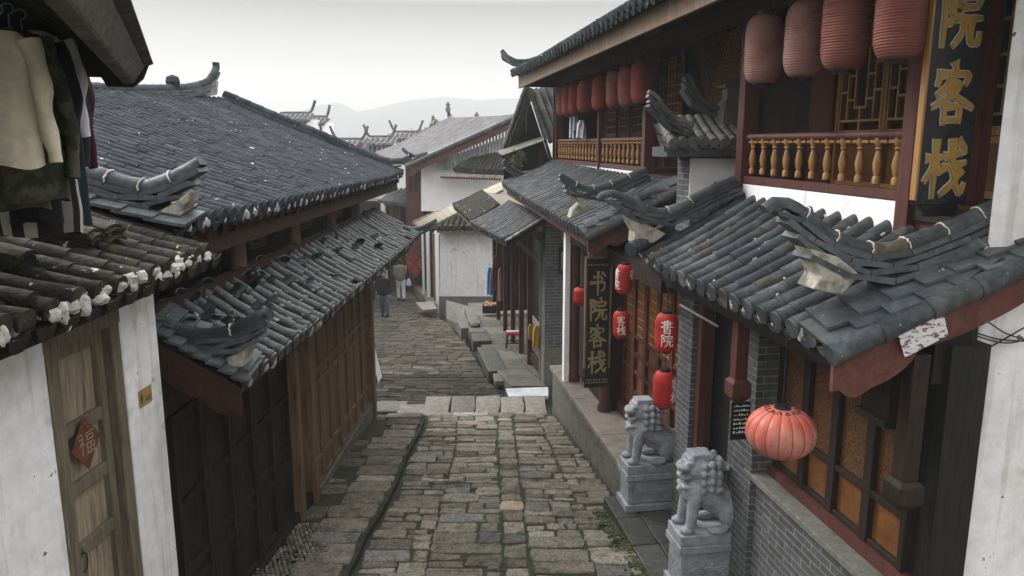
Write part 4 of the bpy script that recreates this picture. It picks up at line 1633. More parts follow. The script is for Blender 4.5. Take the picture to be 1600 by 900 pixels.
# ground floor: dark folding doors, half open door, plank wall
mb = MB(FL)
mb.box(-2.86, -2.80, 5.2, 12.2, -4.7, -1.2)
mb.box(-2.82, -2.70, 5.2, 12.2, -2.0, -1.55)
mb.obj('ground_wall', m_wood_dark, lh)
for k in range(5):
    a0 = 5.35 + k * .54
    a1 = a0 + .52
    d = MB(FL)
    for x in (a0 + .03, a1 - .03):
        d.box(-2.78, -2.70, x - .035, x + .035, -4.16, -2.02)
    for z in (-4.12, -3.52, -3.36, -2.98 + .2, -2.06):
        d.box(-2.775, -2.71, a0 + .06, a1 - .06, z - .03, z + .03)
    dl = d.obj('folding_door', m_wood_dark, lh, bevel=.006)
    d = MB(FL)
    d.box(-2.76, -2.74, a0 + .06, a1 - .06, -4.1, -2.06)
    d.obj('door_panel', m_wood_dark, dl)
mb = MB(FL)
mb.box(-2.80, -2.64, 5.3, 8.6, -4.4, -4.17)
mb.obj('door_sill', m_wood_dark, lh)
mb = MB(FL)
mb.box(-2.79, -2.74, 8.12, 8.52, -4.16, -1.95)
mb.obj('inner_door', m_wood_grey, lh)
for a, w in ((8.06, .06), (8.62, .09), (12.1, .08)):
    mb = MB(FL)
    mb.box(-2.78, -2.60, a - w, a + w, -4.55, -1.6)
    mb.obj('corner_post', m_wood_brown, lh, bevel=.008)
for k in range(7):
    a0 = 8.72 + k * .472
    a1 = a0 + .468
    d = MB(FL)
    for x in (a0 + .03, a1 - .03):
        d.box(-2.74, -2.665, x - .028, x + .028, -4.28, -1.72)
    for z in (-4.25, -3.95, -2.95, -2.78, -1.9):
        d.box(-2.735, -2.67, a0 + .058, a1 - .058, z - .03, z + .03)
    dl = d.obj('shutter', m_wood_brown, lh, bevel=.005)
    d = MB(FL)
    for i in range(3):
        x0 = a0 + .058 + i * (a1 - a0 - .116) / 3
        d.box(-2.72, -2.70 + rng.uniform(-.004, .004), x0 + .002, x0 + (a1 - a0 - .116) / 3 - .002, -4.24, -1.74, rng.uniform(.8, 1.2))
    d.obj('plank_panel', m_wood_brown, dl)
mb = MB(FL)
mb.hexa([(-2.8, 8.7, -4.7), (-2.64, 8.7, -4.7), (-2.64, 12.2, -4.9), (-2.8, 12.2, -4.9), (-2.8, 8.7, -4.28), (-2.64, 8.7, -4.28), (-2.64, 12.2, -4.28), (-2.8, 12.2, -4.28)])
mb.obj('foundation', m_concrete, lh)

# ------------------------------------------------------------------ white house, near left
wh = thing('white_house', 'low white plastered house with mossy tile eave and weathered wooden door', 'house', FL @ V((-2.6, 3.6, -4.4)))
PW = patch((-2.2, 1.2, -.86), (-2.2, 5.12, -.78), (-3.5, 1.2, -.50), (-3.5, 5.12, -.36), sag=.03)
mb, mo = MB(FL), MB(FL)
tiles(mb, PW, 21, 6, .062, rng, rough=2.0, tongue=False, mort=mo, mortar=0, specks=.4, nc=8)
for i in range(21):
    u = (i + .5) / 21
    p = PW(u, 0) + V((.012, 0, .045))
    for k in range(rng.choice((3, 4, 5, 5))):
        mo.blob(p + V((rng.uniform(-.05, .02), rng.uniform(-.055, .055), rng.uniform(-.03, .03))), (rng.uniform(.024, .04), rng.uniform(.026, .046), rng.uniform(.024, .042)), rng, rng.uniform(.8, 1.15))
mb.join(mo, 1)
rw = mb.obj('roof', [m_tile_moss, m_mortar], wh, smooth=45)
mb = MB(FL)
soffit(mb, PW, .05, .035, v0=.03)
for i in range(14):
    a = 1.4 + i * .27
    mb.bar((-2.42, a, -.89), (-2.62, a, -.83), .05, .05)
mb.obj('roof_deck', m_wood_dark, rw)
mb = MB(FL)
mb.box(-2.86, -2.58, 1.0, 3.82, -4.6, -.85)
mb.box(-2.86, -2.58, 4.56, 5.02, -4.6, -.80)
mb.box(-4.5, -2.86, 4.9, 5.02, -4.6, -.55)
mb.obj('wall', m_white, wh, bevel=.02)
mb = MB(FL)
for x in (3.86, 4.48):
    mb.box(-2.72, -2.57, x - .045, x + .05, -4.5, -1.05)
mb.box(-2.72, -2.575, 3.8, 4.56, -1.1, -.95)
mb.obj('door_frame', m_wood_grey, wh, bevel=.008)
d = MB(FL)
for x in (3.95, 4.39):
    d.box(-2.68, -2.625, x - .035, x + .035, -4.5, -1.1)
for z in (-1.15, -1.62, -1.98, -2.36, -2.8, -3.3):
    d.box(-2.675, -2.63, 3.985, 4.355, z - .04, z + .04)
dw = d.obj('door', m_wood_grey, wh, bevel=.006)
d = MB(FL)
d.box(-2.68, -2.665, 3.98, 4.36, -4.5, -1.1)
d.obj('door_panel', m_wood_pale, dw)
d = MB(FL)
d.lathe([(.018, -.01), (.02, .0), (.0, .012)], (-2.61, 3.96, -2.33), 8)
d.tube([V((-2.60, 3.97 + .035 * sin(t), -2.40 + .06 * cos(t))) for t in [i * 2 * pi / 14 for i in range(15)]], .005, 6, False)
d.obj('ring_handle', m_iron, dw)
m_oldpaper = mat('faded_red_paper', (0.14, 0.045, 0.028), (0.09, 0.035, 0.022), (12, .4, .65), var=.3, vscale=40, rough=.9, bump=.15, spots=((.4, .3, .22), 45, .66, .7))
pc = PB(135, 692, -2.60, FL)
d = MB(FL)
hw, hh = .145, .165
d.prism([pc + V((0, hw, 0)), pc + V((0, 0, hh)), pc + V((0, -hw, 0)), pc + V((0, 0, -hh))], V((-.003, 0, 0)))
dp = tagit(d.obj('paper_charm', m_oldpaper, origin=FL @ pc), 'faded red diamond paper with a gold character on the wooden door', 'paper charm')
d = MB(FL)
glyph(d, 'fu', lambda x, y, h: pc + V((h, (x - 50) * .0017, (y - 50) * .0014)), 7, .002)
d.obj('gold_character', m_gold_dull, dp)
m_plate = mat('brass_plate', (0.36, 0.235, 0.075), (.28, .18, .06), var=.1, rough=.5, bump=.1)
pc = PB(227, 619, -2.577, FL)
d = MB(FL)
d.box(pc.x, pc.x + .004, pc.y - .082, pc.y + .082, pc.z - .058, pc.z + .058)
pp = tagit(d.obj('door_plate', m_plate, origin=FL @ pc), 'small yellow metal plate fixed to the white pier', 'plate')
d = MB(FL)
for y0, y1, z0, z1 in ((-.005, .06, -.03, -.022), (.0, .06, -.012, -.006), (-.062, -.05, -.03, .03), (-.066, -.046, -.01, .012)):
    d.box(pc.x + .004, pc.x + .0055, pc.y + y0, pc.y + y1, pc.z + z0, pc.z + z1)
d.obj('engraving', m_ink_black, pp)
# stacks of spare tiles on the mossy roof
for k, (px, py, a, n, tilt, lab) in enumerate(((95, 362, 4.3, 5, .12, 'mossy stack of spare tiles on the white house roof below the clothes, middle one'), (175, 380, 4.55, 5, -.1, 'mossy stack of spare tiles nearest the end of the white house roof'),
                                              (35, 385, 3.7, 4, .05, 'mossy stack of spare tiles at the left picture edge'))):
    p = PB(px, py, -2.75 - .05 * k, FL)
    p = V((-2.72, a, 0))
    u = (p.y - 1.2) / 3.92
    v = (-2.2 - p.x) / 1.3
    base = PW(u, v) + V((0, 0, .07))
    mb = MB()
    for i in range(n):
        x0 = rng.uniform(-.03, .03)
        nk = 6
        pts = []
        for e in (-.17, .17):
            for q in range(nk + 1):
                t = pi * (.18 + .64 * q / nk)
                pts.append((e + x0, .1 * cos(t) + rng.uniform(-.004, .004), .05 * sin(t) + i * .022))
        m0 = len(pts)
        pts += [(x, y, z + .014) for x, y, z in pts]
        fs = []
        for q in range(nk):
            fs += [(q, q + 1, nk + 2 + q, nk + 1 + q), (m0 + q, m0 + nk + 1 + q, m0 + nk + 2 + q, m0 + q + 1), (q, m0 + q, m0 + q + 1, q + 1), (nk + 1 + q, nk + 2 + q, m0 + nk + 2 + q, m0 + nk + 1 + q)]
        fs += [(0, nk + 1, m0 + nk + 1, m0), (nk, m0 + nk, m0 + 2 * nk + 1, 2 * nk + 1)]
        mb.add(pts, fs, rng.uniform(.7, 1.5))
    o = tagit(mb.obj('tile_stack', m_tile_moss, origin=(0, 0, 0), smooth=40), lab, 'tile stack', 'spare tile stacks on the white house roof')
    o.location = FL @ base
    o.rotation_euler = (0, radians(15), tilt)

# ------------------------------------------------------------------ overhanging roof, top left
eh = thing('eave_house', 'dark timber house with a thick weathered eave hanging over the clothes', 'house', (-3.0, 2.8, .3))
A0, A1 = V((-1.94, 4.0, .30)), V((-.62, .93, .30))
dd = (A0 - A1).normalized()
out = V((dd.y, -dd.x, 0))
if out.x < 0: out = -out
inn_ = -out


def EP(s, o, z):
    return A0 - dd * s + inn_ * o + V((0, 0, z - .30))
mb = MB()
Pe = patch(EP(0, .0, .47), EP(2.6, .0, .47), EP(0, 2.6, 1.9), EP(2.6, 2.6, 1.9))
tiles(mb, Pe, 18, 6, .022, rng, rough=1.4, tongue=False, lip=True)
re_ = mb.obj('roof', m_tile_moss, eh, smooth=45)
mb = MB()
mb.hexa([EP(0, 0, .30), EP(2.6, 0, .30), EP(2.6, .05, .30), EP(0, .05, .30), EP(0, -.06, .385), EP(2.6, -.06, .385), EP(2.6, -.04, .45), EP(0, -.04, .45)])
for i in range(11):
    mb.hexa([EP(i * .22, -.06, .387), EP(i * .22 + .215, -.06, .387), EP(i * .22 + .215, -.02, .41), EP(i * .22, -.02, .41), EP(i * .22, -.105, .405), EP(i * .22 + .215, -.105, .405), EP(i * .22 + .215, -.06, .44), EP(i * .22, -.06, .44)], rng.uniform(.4, .8))
mb.obj('fascia', m_wood_fascia, re_, bevel=.01)
mb = MB()
mb.hexa([EP(.03, -.04, .40), EP(2.6, -.04, .40), EP(2.6, 2.5, 1.84), EP(.03, 2.5, 1.84), EP(.03, -.06, .42), EP(2.6, -.06, .42), EP(2.6, 2.5, 1.88), EP(.03, 2.5, 1.88)])
for i in range(8):
    s = .15 + i * .3
    mb.bar(EP(s, .06, .44), EP(s, 2.4, 1.76), .06, .08)
mb.obj('roof_deck', m_wood_black, re_)
mb = MB()
mb.prism([EP(.0, .03, .33), EP(.0, 2.5, .33), EP(.0, 2.5, 1.75), EP(.0, .03, .42)], dd * -.05)
mb.prism([EP(-.012, .0, .285), EP(-.012, .12, .285), EP(-.012, .16, .36), EP(-.012, -.08, .40), EP(-.012, -.05, .33)], dd * -.05)
mb.obj('gable_board', m_wood_black, eh)
mb = MB()
mb.hexa([EP(.0, 1.35, -4.4), EP(2.6, 1.35, -4.4), EP(2.6, 1.45, -4.4), EP(.0, 1.45, -4.4), EP(.0, 1.35, 1.2), EP(2.6, 1.35, 1.2), EP(2.6, 1.45, 1.2), EP(.0, 1.45, 1.2)])
mb.obj('wall', m_wood_black, eh)
mb = MB()
r0, r1 = V((-2.22, 3.05, .50)), V((-2.62, 4.02, .52))
mb.tube([r0, r1], .014, 8)
mb.tube([r0 + V((0, 0, 0)), r0 + V((0, 0, .25))], .006, 6)
mb.tube([r1 + V((0, 0, 0)), r1 + V((0, 0, .2))], .006, 6)
tagit(mb.obj('clothes_rail', m_iron, origin=r0), 'thin dark clothes rail hanging under the dark eave', 'clothes rail')

# ------------------------------------------------------------------ shops along the right of the lower street
rng = random.Random(41)
sh = thing('street_shop', 'dark open shop with brick pier and sagging tile roofs beyond the inn', 'shop', (.3, 17.5, -5))
c1 = [V(p) for p in ((-.11, 14.5, -1.88), (-.94, 17.8, -1.87), (.66, 14.5, -1.40), (-.02, 17.8, -1.36))]
P = patch(c1[0], c1[1], c1[2], c1[3], sag=.03, up0=.03)
mb, mo = MB(), MB()
tiles(mb, P, 16, 5, .06, rng, rough=1.2, mort=mo)
for i in range(26):
    p = c1[0].lerp(c1[2], i / 25) + V((0, -.02, .05))
    mo.blob(p, (.035, .03, .03), rng, rng.uniform(.5, 1))
mb.join(mo, 1)
rf = mb.obj('roof', [m_tile, m_mortar], sh, smooth=45)
mb = MB()
soffit(mb, P, .06, .04)
mb.obj('roof_deck', m_wood_dark, rf)
c2 = [V(p) for p in ((-.94, 17.85, -1.85), (-1.69, 22.0, -1.77), (-.24, 17.85, -1.45), (-.83, 22.0, -1.36))]
P = patch(*c2, sag=.03)
mb, mo = MB(), MB()
tiles(mb, P, 20, 5, .06, rng, rough=1.3, mort=mo, mortar=.3)
for i in range(22):
    p = c2[1].lerp(c2[0], i / 21) + V((-.02, 0, .05))
    mo.blob(p, (.03, .05, .03), rng, rng.uniform(.5, 1))
mb.join(mo, 1)
rf = mb.obj('roof', [m_tile_moss, m_mortar], sh, smooth=45)
mb = MB()
soffit(mb, P, .06, .04)
mb.prism([c2[2], c2[3], c2[3] + V((1.6, 0, -.25)), c2[2] + V((1.6, 0, -.25))], V((0, 0, -.06)))
mb.obj('roof_deck', m_wood_grey, rf)
mb = MB(FR)
k0 = FR.inverted() @ V((.66, 14.85, 0))
mb.box(k0.x, k0.x + .9, k0.y, k0.y + .35, -4.1, -1.4)
mb.obj('brick_pier', m_brick, sh)
mb = MB(FR)
mb.box(k0.x - .005, k0.x + .9, k0.y - .005, k0.y + .36, -4.95, -4.1)
mb.obj('pier_base', m_plinth, sh)
mb = MB(FR)
mb.box(k0.x - .02, k0.x + .07, k0.y + .37, k0.y + .47, -4.85, -1.8)
mb.obj('shop_post', m_wood_grey, sh)
for y in (1.75, 2.9, 4.2, 5.6, 7.0):
    mb = MB(FR)
    mb.box(k0.x - .05, k0.x + .06, k0.y + y - .05, k0.y + y + .05, -5.1, -1.75)
    mb.obj('shop_post', m_wood_red, sh)
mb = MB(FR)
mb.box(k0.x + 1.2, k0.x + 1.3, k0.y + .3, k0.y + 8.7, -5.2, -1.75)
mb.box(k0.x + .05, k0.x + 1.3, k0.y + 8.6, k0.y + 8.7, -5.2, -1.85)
mb.obj('shop_shade_wall', m_shade, sh)  # back and end walls blackened, shop shade put into their colour
mb = MB(FR)
mb.box(k0.x - .03, k0.x + .04, k0.y + .4, k0.y + 8.4, -1.95, -1.75)
mb.box(k0.x + .0, k0.x + .1, k0.y + .45, k0.y + 1.75, -4.80, -4.62)
mb.obj('shop_beam', m_wood_dark, sh)
mb = MB(FR)
mb.bar((k0.x - .45, k0.y + 1.7, -1.95), (k0.x + .02, k0.y + .5, -2.4), .06, .09)
mb.obj('eave_brace', m_wood_grey, sh)
mb = MB(FR)
mb.box(k0.x + .28, k0.x + .62, k0.y - .06, k0.y - .006, -2.55, -2.02)
fr_ = tagit(mb.obj('wall_box', m_wood_black, origin=FR @ V((k0.x + .45, k0.y, -2.5))), 'small dark wooden frame hung on the grey brick pier', 'frame')
mb = MB(FR)
mb.box(k0.x + .31, k0.x + .36, k0.y - .068, k0.y - .061, -2.48, -2.1)
mb.obj('brass_strip', m_gold_dull, fr_)
# footway in front of the shops
mb = MB()
zf = lambda y: -4.85 - .055 * (y - 14.8)
ed = [(14.78, -.02), (16.2, -.36), (18.2, -.70), (20.2, -1.02), (22.4, -1.32), (25.9, -1.55)]
for (a, xa), (b, xb) in zip(ed, ed[1:]):
    for f0, f1 in ((0, .5), (.5, 1)):
        ya, yb = a + (b - a) * f0, a + (b - a) * f1
        x0, x1 = xa + (xb - xa) * f0, xa + (xb - xa) * f1
        w = .72 + .2 * (ya > 20)
        t = rng.uniform(.75, 1.2)
        mb.hexa([(x0, ya, zf(ya) - .6), (x0 + w, ya, zf(ya) - .6), (x1 + w, yb - .01, zf(yb) - .6), (x1, yb - .01, zf(yb) - .6), (x0, ya, zf(ya)), (x0 + w, ya, zf(ya)), (x1 + w, yb - .01, zf(yb)), (x1, yb - .01, zf(yb))], t)
        mb.hexa([(x0 + w + .01, ya, zf(ya) - .6), (x0 + 1.9, ya, zf(ya) - .6), (x1 + 1.9, yb - .01, zf(yb) - .6), (x1 + w + .01, yb - .01, zf(yb) - .6), (x0 + w + .01, ya, zf(ya) + .02), (x0 + 1.9, ya, zf(ya) + .02), (x1 + 1.9, yb - .01, zf(yb) + .02), (x1 + w + .01, yb - .01, zf(yb) + .02)], t * .9)
tagit(mb.obj('footway', m_plinth, bevel=.012), 'raised stone footway in front of the dark shops', 'footway', kind='structure')

SL = [([(745.5, 542), (773, 542), (793, 579), (763, 580)], -4.92, .26, m_dark_stone, 'long dark stone slab bridging the stream, largest of the row'),
      ([(770, 583), (793, 583), (803, 594.5), (773, 595.5)], -4.95, .12, m_plinth, 'small pale stone slab at the near end of the slab row'),
      ([(735.5, 520), (760, 519), (768, 532), (739, 533)], -4.98, .30, m_dark_stone, 'thick dark stone block just beyond the longest slab'),
      ([(732, 508), (753, 506), (758, 518), (734, 519)], -5.02, .25, m_plinth, 'stone slab with a round dark lid lying on it'),
      ([(725.5, 480), (738, 480), (752, 505), (734, 505)], -5.12, .22, m_concrete, 'narrow grey slab farthest along the shop footway'),
      ([(713, 499), (731, 498), (733, 512), (720, 513)], -5.2, .32, m_concrete, 'squat grey stone block beside the street and slab row'),
      ([(790, 606.5), (857, 604), (857, 618), (796, 619)], -4.80, .08, m_marble, 'white stone slab laid across the stream by the inn plinth'),
      ([(649, 472), (676, 471), (684, 482), (660, 484)], -5.62, .10, m_stone_pale, 'pale stone slab over the dark drain below the white house')]
for q, z, h, mt, lab in SL:
    top = [PZ(x, y, z) for x, y in q]
    c = sum(top, V()) / 4
    mb = MB()
    mb.hexa([p - V((0, 0, h)) for p in top] + top if (top[1] - top[0]).cross(top[2] - top[1]).z > 0 else [p - V((0, 0, h)) for p in reversed(top)] + list(reversed(top)))
    tagit(mb.obj('stone_slab', mt, origin=c - V((0, 0, h)), bevel=.02), lab, 'stone slab', 'stone slabs along the stream')
mb = MB()
p = PZ(742, 509, -5.0)
mb.lathe([(.0, .06), (.10, .055), (.15, .03), (.16, .0)][::-1], p, 12)
tagit(mb.obj('iron_cover', m_iron, origin=p, smooth=30), 'round dark lid lying on the stone slab', 'lid')

# ------------------------------------------------------------------ white building at the bend
wb = thing('white_cottage', 'small white plastered cottage with mossy eave at the street bend', 'cottage', (-1.8, 28, -5.8))
y0 = 27.6
X = lambda px, y=y0: (px - 800) / FPX * (y * cos(PITCH) ** 0) * 1.0


def W(px, py, y=y0):
    return PY(px, py, y)
mb = MB()
a, b = W(687, 468), W(770, 460)
t0, t1 = W(687, 362), W(770, 366)
mb.prism([V((a.x, y0, -6.4)), V((b.x + .6, y0, -6.4)), V((t1.x + .6, y0, t1.z)), V((t0.x, y0, t0.z))], V((0, 3.5, 0)))
mb.obj('wall', m_white, wb)
mb = MB()
for px0, px1, yy, top, bot in ((658, 662.5, 30.6, 350, 440), (665, 672, 29.6, 358, 447), (679, 687, 28.4, 362, 470)):
    p0, p1 = PY(px0, top, yy), PY(px1, bot, yy)
    mb.box(p0.x, p1.x, yy, yy + .3, -6.5, p0.z)
mb.obj('wall_pier', m_white_clean, wb)
mb = MB()
mb.box(a.x - .35, a.x + .02, 28.7, 31, -6.4, t0.z - .2)
mb.obj('wooden_door', m_wood_grey, wb)
mb = MB()
mb.box(a.x - .02, b.x + .7, y0 - .04, y0 - .005, -6.4, W(700, 463).z)
mb.obj('wall_base', m_concrete, wb)
Pm = patch(W(682, 358, 27.2), W(778, 358, 27.2), W(690, 335, 29), W(785, 325, 29), sag=.02)
mb = MB()
tiles(mb, Pm, 11, 4, .07, rng, rough=2)
mr = mb.obj('roof', m_tile_moss, wb, smooth=45)
mb = MB()
soffit(mb, Pm, .1, .03)
mb.obj('roof_deck', m_wood_grey, mr)
mb = MB()
q = [W(644, 347, 26.6), W(662, 359, 26.2), W(786, 296, 24.5), W(783, 285, 25.2)]
n = 14
for i in range(n):
    f0, f1 = i / n, (i + 1) / n
    for k in range(2):
        g0, g1 = f0 + (f1 - f0) * k / 2, f0 + (f1 - f0) * (k + 1) / 2
        dz0, dz1 = (.0, .014) if k == 0 else (.014, .0)
        A_, B_ = q[0].lerp(q[3], g0), q[0].lerp(q[3], g1)
        C_, D_ = q[1].lerp(q[2], g1), q[1].lerp(q[2], g0)
        mb.hexa([D_ + V((0, 0, dz0)), C_ + V((0, 0, dz1)), B_ + V((0, 0, dz1)), A_ + V((0, 0, dz0)), D_ + V((0, 0, dz0 + .012)), C_ + V((0, 0, dz1 + .012)), B_ + V((0, 0, dz1 + .012)), A_ + V((0, 0, dz0 + .012))])
aw = tagit(mb.obj('plastic_awning', m_plastic, origin=q[1]), 'yellowed translucent plastic awning sheet over the street bend', 'awning')
mb = MB()
mb.bar(q[1] - V((0, 0, .04)), q[2] - V((0, 0, .04)), .06, .06)
mb.bar(q[0] - V((0, 0, .04)), q[3] - V((0, 0, .04)), .06, .06)
mb.bar(q[0] - V((0, 0, .04)), q[1] - V((0, 0, .04)), .05, .05)
mb.obj('awning_frame', m_wood_grey, aw)
mb = MB()
q2 = [W(700, 470, 26.6), W(727, 462, 26.6)]
mb.prism([PZ(697, 468, -5.35), PZ(697, 497, -5.75), PZ(728, 512, -5.55), PZ(732, 478, -5.15)], V((0, 0, -.6)))
tagit(mb.obj('concrete_ramp', m_concrete, origin=PZ(700, 497, -6), bevel=.02), 'rough concrete ramp rising beside the white cottage wall', 'ramp')
mb = MB()
e0 = [(27.2, -3.05), (30, -3.55), (33, -4.2), (36, -5.1)]
for (ya, xa), (yb, xb) in zip(e0, e0[1:]):
    mb.hexa([(xa - .05, ya, zl(ya) - .5), (xa + .3, ya, zl(ya) - .5), (xb + .3, yb, zl(yb) - .5), (xb - .05, yb, zl(yb) - .5), (xa - .05, ya, zl(ya) + .25), (xa + .3, ya, zl(ya) + .25), (xb + .3, yb, zl(yb) + .25), (xb - .05, yb, zl(yb) + .25)])
tagit(mb.obj('stone_kerb', m_plinth, origin=(-3.4, 30, -6.3)), 'low stone kerb wall beside the far lane', 'kerb wall')

# ------------------------------------------------------------------ houses beyond
gh = thing('grey_roof_house', 'big house with pale grey roof, red barge board and white wall', 'house', (-2, 34, -6))
e_n, e_f = PY(640, 259, 30), PY(588, 243, 45)
t_n, t_f = PY(806, 184, 30), PY(703, 187, 45)
P = patch(e_n, e_f, t_n, t_f, sag=.15, up0=.1, up1=.1)
mb = MB()
tiles(mb, P, 56, 15, .085, rng, rough=.8)
rg = mb.obj('roof', m_tile_pale, gh, smooth=45)
mb = MB()
soffit(mb, P, .08, .06, u0=.01)
mb.obj('roof_deck', m_wood_dark, rg)
verge(e_n, t_n, (0, -1, 0), ID, rg, rng, n=12, w=.5, layers=2, roll=.1, board=(.28, ((.02, .06, .1),), .06))
ridge([PY(700, 172, 45), PY(704, 184, 45), PY(716, 188, 43), PY(745, 192, 40), PY(775, 190, 36), PY(812, 182, 30)], .12, (1, 0, 0), ID, rg, rng, layers=2, mt=m_tile_pale, mort_every=0)
ridge([PY(628, 232, 30), PY(636, 240, 30), PY(646, 245, 30), PY(668, 240, 30)], .1, (0, 1, 0), ID, rg, rng, layers=1, mt=m_tile, mort_every=0)
ridge([PY(703, 185, 45.1), PY(670, 202, 45.1), PY(640, 218, 45.1), PY(588, 243, 45.1)], .1, (0, 1, 0), ID, rg, rng, layers=1, mt=m_tile_pale, mort_every=0)
mb = MB()
for px, py, h in ((700, 172, 14), (745, 189, 16)):
    mb = MB()
    p = PY(px, py, 44 if px < 720 else 40)
    mb.lathe([(.12, -.1), (.16, .1), (.08, .2), (.14, .3), (.05, .42), (.0, .5)], p, 8)
    mb.obj('ridge_finial', m_tile_pale, rg, smooth=30)
mb = MB()
g0, g1 = PY(658, 262, 30.6), PY(806, 196, 30.6)
mb.prism([PY(658, 330, 30.6), PY(830, 330, 30.6), g1 + V((.8, 0, 0)), g0], V((0, 14, 0)))
mb.obj('wall', m_white_clean, gh)
mb = MB()
for i in range(22):
    f = i / 22
    p0 = PY(684 + 110 * f, 262, 30.55)
    zt_ = (g0.z + (g1.z - g0.z) * ((684 + 110 * f) - 658) / 148) + .18
    zb_ = PY(690, 266, 30.55).z
    if zt_ > zb_:
        mb.box(p0.x, p0.x + (.09 if i % 1 == 0 else 0), 30.46, 30.56, zb_, zt_, rng.uniform(.7, 1.2))
mb.box(PY(684, 262, 30.5).x, PY(796, 262, 30.5).x, 30.57, 30.59, PY(690, 266, 30.5).z, PY(690, 240, 30.5).z)
mb.obj('gable_boards', mat('bleached_boards', (.62, .62, .64), (.40, .40, .42), var=.3, rough=.9, bump=.2), gh)
mb = MB()
mb.box(PY(634, 270, 31).x, PY(660, 270, 31).x, 30.9, 31.2, -4.5, PY(640, 258, 31).z)
rw_ = mb.obj('red_wing', m_lacquer, gh)
for px in (641, 651):
    mb = MB()
    p = PY(px, 280, 30.88)
    mb.box(p.x - .06, p.x + .06, 30.85, 30.9, PY(px, 298, 30.9).z, PY(px, 264, 30.9).z)
    mb.obj('window_slot', m_wood_dark, rw_)
Pc = patch(PY(710, 265, 29.6), PY(786, 270, 29.0), PY(736, 250, 30.4), PY(794, 238, 30.2))
mb = MB()
tiles(mb, Pc, 13, 4, .08, rng, rough=2)
rc = mb.obj('lean_to_roof', m_tile_moss, gh, smooth=45)
mb = MB()
soffit(mb, Pc, .08, .03)
mb.obj('roof_deck', m_wood_dark, rc)
mb = MB()
a, b = PY(688, 271, 29.5), PY(783, 274, 28.9)
mb.prism([a, b, b + V((0, 0, -.11)), a + V((0, 0, -.11))], V((0, .9, 0)))
mb.obj('coping', m_lime, gh)
mb = MB()
for i in range(24):
    p = a.lerp(b, (i + .5) / 24) + V((0, -.02, -.15))
    mb.prism([p + V((.05 * cos(t), 0, .05 * sin(t))) for t in [k * pi / 4 for k in range(8)]], V((0, .1, 0)))
mb.obj('scalloped_trim', m_board, gh)

fh = thing('lane_house', 'dark house with red board gable and small tile roof at the far lane', 'house', (-5, 34.5, -6.6))
P = patch(PY(590, 316, 34), PY(644, 323, 33), PY(612, 296, 38), PY(694, 297, 34.5), sag=.05, up1=.12)
mb = MB()
tiles(mb, P, 12, 6, .09, rng)
rf = mb.obj('roof', m_tile, fh, smooth=45)
mb = MB()
soffit(mb, P, .08, .05)
mb.obj('roof_deck', m_wood_dark, rf)
verge(PY(642, 322, 33), PY(699, 296, 33.5), (0, -1, 0), ID, rf, rng, n=6, w=.35, layers=2, roll=.09, board=(.38, (), .06))
ridge([PY(634, 302, 33.2), PY(642, 312, 33.2), PY(655, 314, 33.2), PY(699, 294, 33.6)], .09, (0, 1, 0), ID, rf, rng, layers=2, mort_every=0)
mb = MB()
mb.box(-7.8, -3.0, 34.5, 36, -7.0, -2.55)
mb.obj('wall', m_wood_dark, fh)
for px in (600, 613, 622, 641):
    mb = MB()
    p = PY(px, 360, 33.9)
    mb.box(p.x - .1, p.x + .1, 33.8, 34.0, -6.8, -2.6)
    mb.obj('column', m_white if px == 600 else m_lacquer, fh)
mb = MB()
p0, p1 = PY(642, 402, 33.6), PY(656, 428, 33.6)
for i in range(5):
    mb.blob((p0.x + (p1.x - p0.x) * (i % 3) / 2, 33.5, p0.z + (p1.z - p0.z) * i / 5), (.22, .1, .3), rng)
tagit(mb.obj('red_cloth', cloth('red_stall_cloth', (.22, .03, .035), (.35, .07, .05)), origin=(p0.x, 33.5, p1.z), smooth=60), 'bundle of red cloths at a stall in the far lane', 'cloth')

# open gable outbuilding beyond the balcony
kb = thing('gable_shed', 'open fronted wooden shed with steep tiled gable beyond the balcony', 'shed', (.6, 18.5, -1))
ap, lf_, rt = PY(825, 140, 18), PY(786, 246, 18), PY(863, 256, 18)
bk = V((1.4, 1.6, .05))
P = patch(rt + V((-.06, -.05, -.05)), rt + V((-.06, -.05, -.05)) + bk * .7, ap + V((0, -.05, .06)), ap + V((0, -.05, .06)) + bk * .7)
# the right slope is turned towards the street
P = patch(PY(858, 219, 17.6), PY(890, 205, 18.6), PY(828, 142, 18.0), PY(868, 132, 18.9))
mb, mo = MB(), MB()
tiles(mb, P, 4, 6, .07, rng, mort=mo, mortar=1, specks=.9)
mb.join(mo, 1)
rk = mb.obj('roof', [m_tile_dusty, m_mortar], kb, smooth=45)
mb = MB()
soffit(mb, P, .05, .04)
mb.obj('roof_deck', m_wood_dark, rk)
Pl = patch(lf_ + V((0, -.06, .05)), lf_ + V((.22, .7, .05)), ap + V((0, -.06, .06)), ap + V((.16, .7, .06)))
mb = MB()
tiles(mb, Pl, 4, 7, .07, rng)
mb.obj('roof', m_tile, kb, smooth=45)
mb = MB()
mb.bar(ap, lf_, .07, .14, (0, 1, 0))
mb.bar(ap + V((.03, -.02, 0)), rt, .07, .10, (0, 1, 0))
mb.bar(PY(822, 150, 18.1), PY(822, 205, 18.1), .025, .025)
mb.obj('barge_timber', m_wood_grey, kb)
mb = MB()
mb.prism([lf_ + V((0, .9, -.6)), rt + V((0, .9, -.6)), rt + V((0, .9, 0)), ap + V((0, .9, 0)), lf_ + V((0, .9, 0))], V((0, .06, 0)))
mb.obj('interior_shade', m_shade, kb)  # black sheet behind the gable, shade of the inside as colour
mb = MB()
for px in (845, 868):
    p = PY(px, 260, 17.7)
    mb.box(p.x - .05, p.x + .05, 17.65, 17.75, p.z - .3, PY(px, 232, 17.7).z)
mb.obj('shed_post', m_lacquer, kb)
mb = MB()
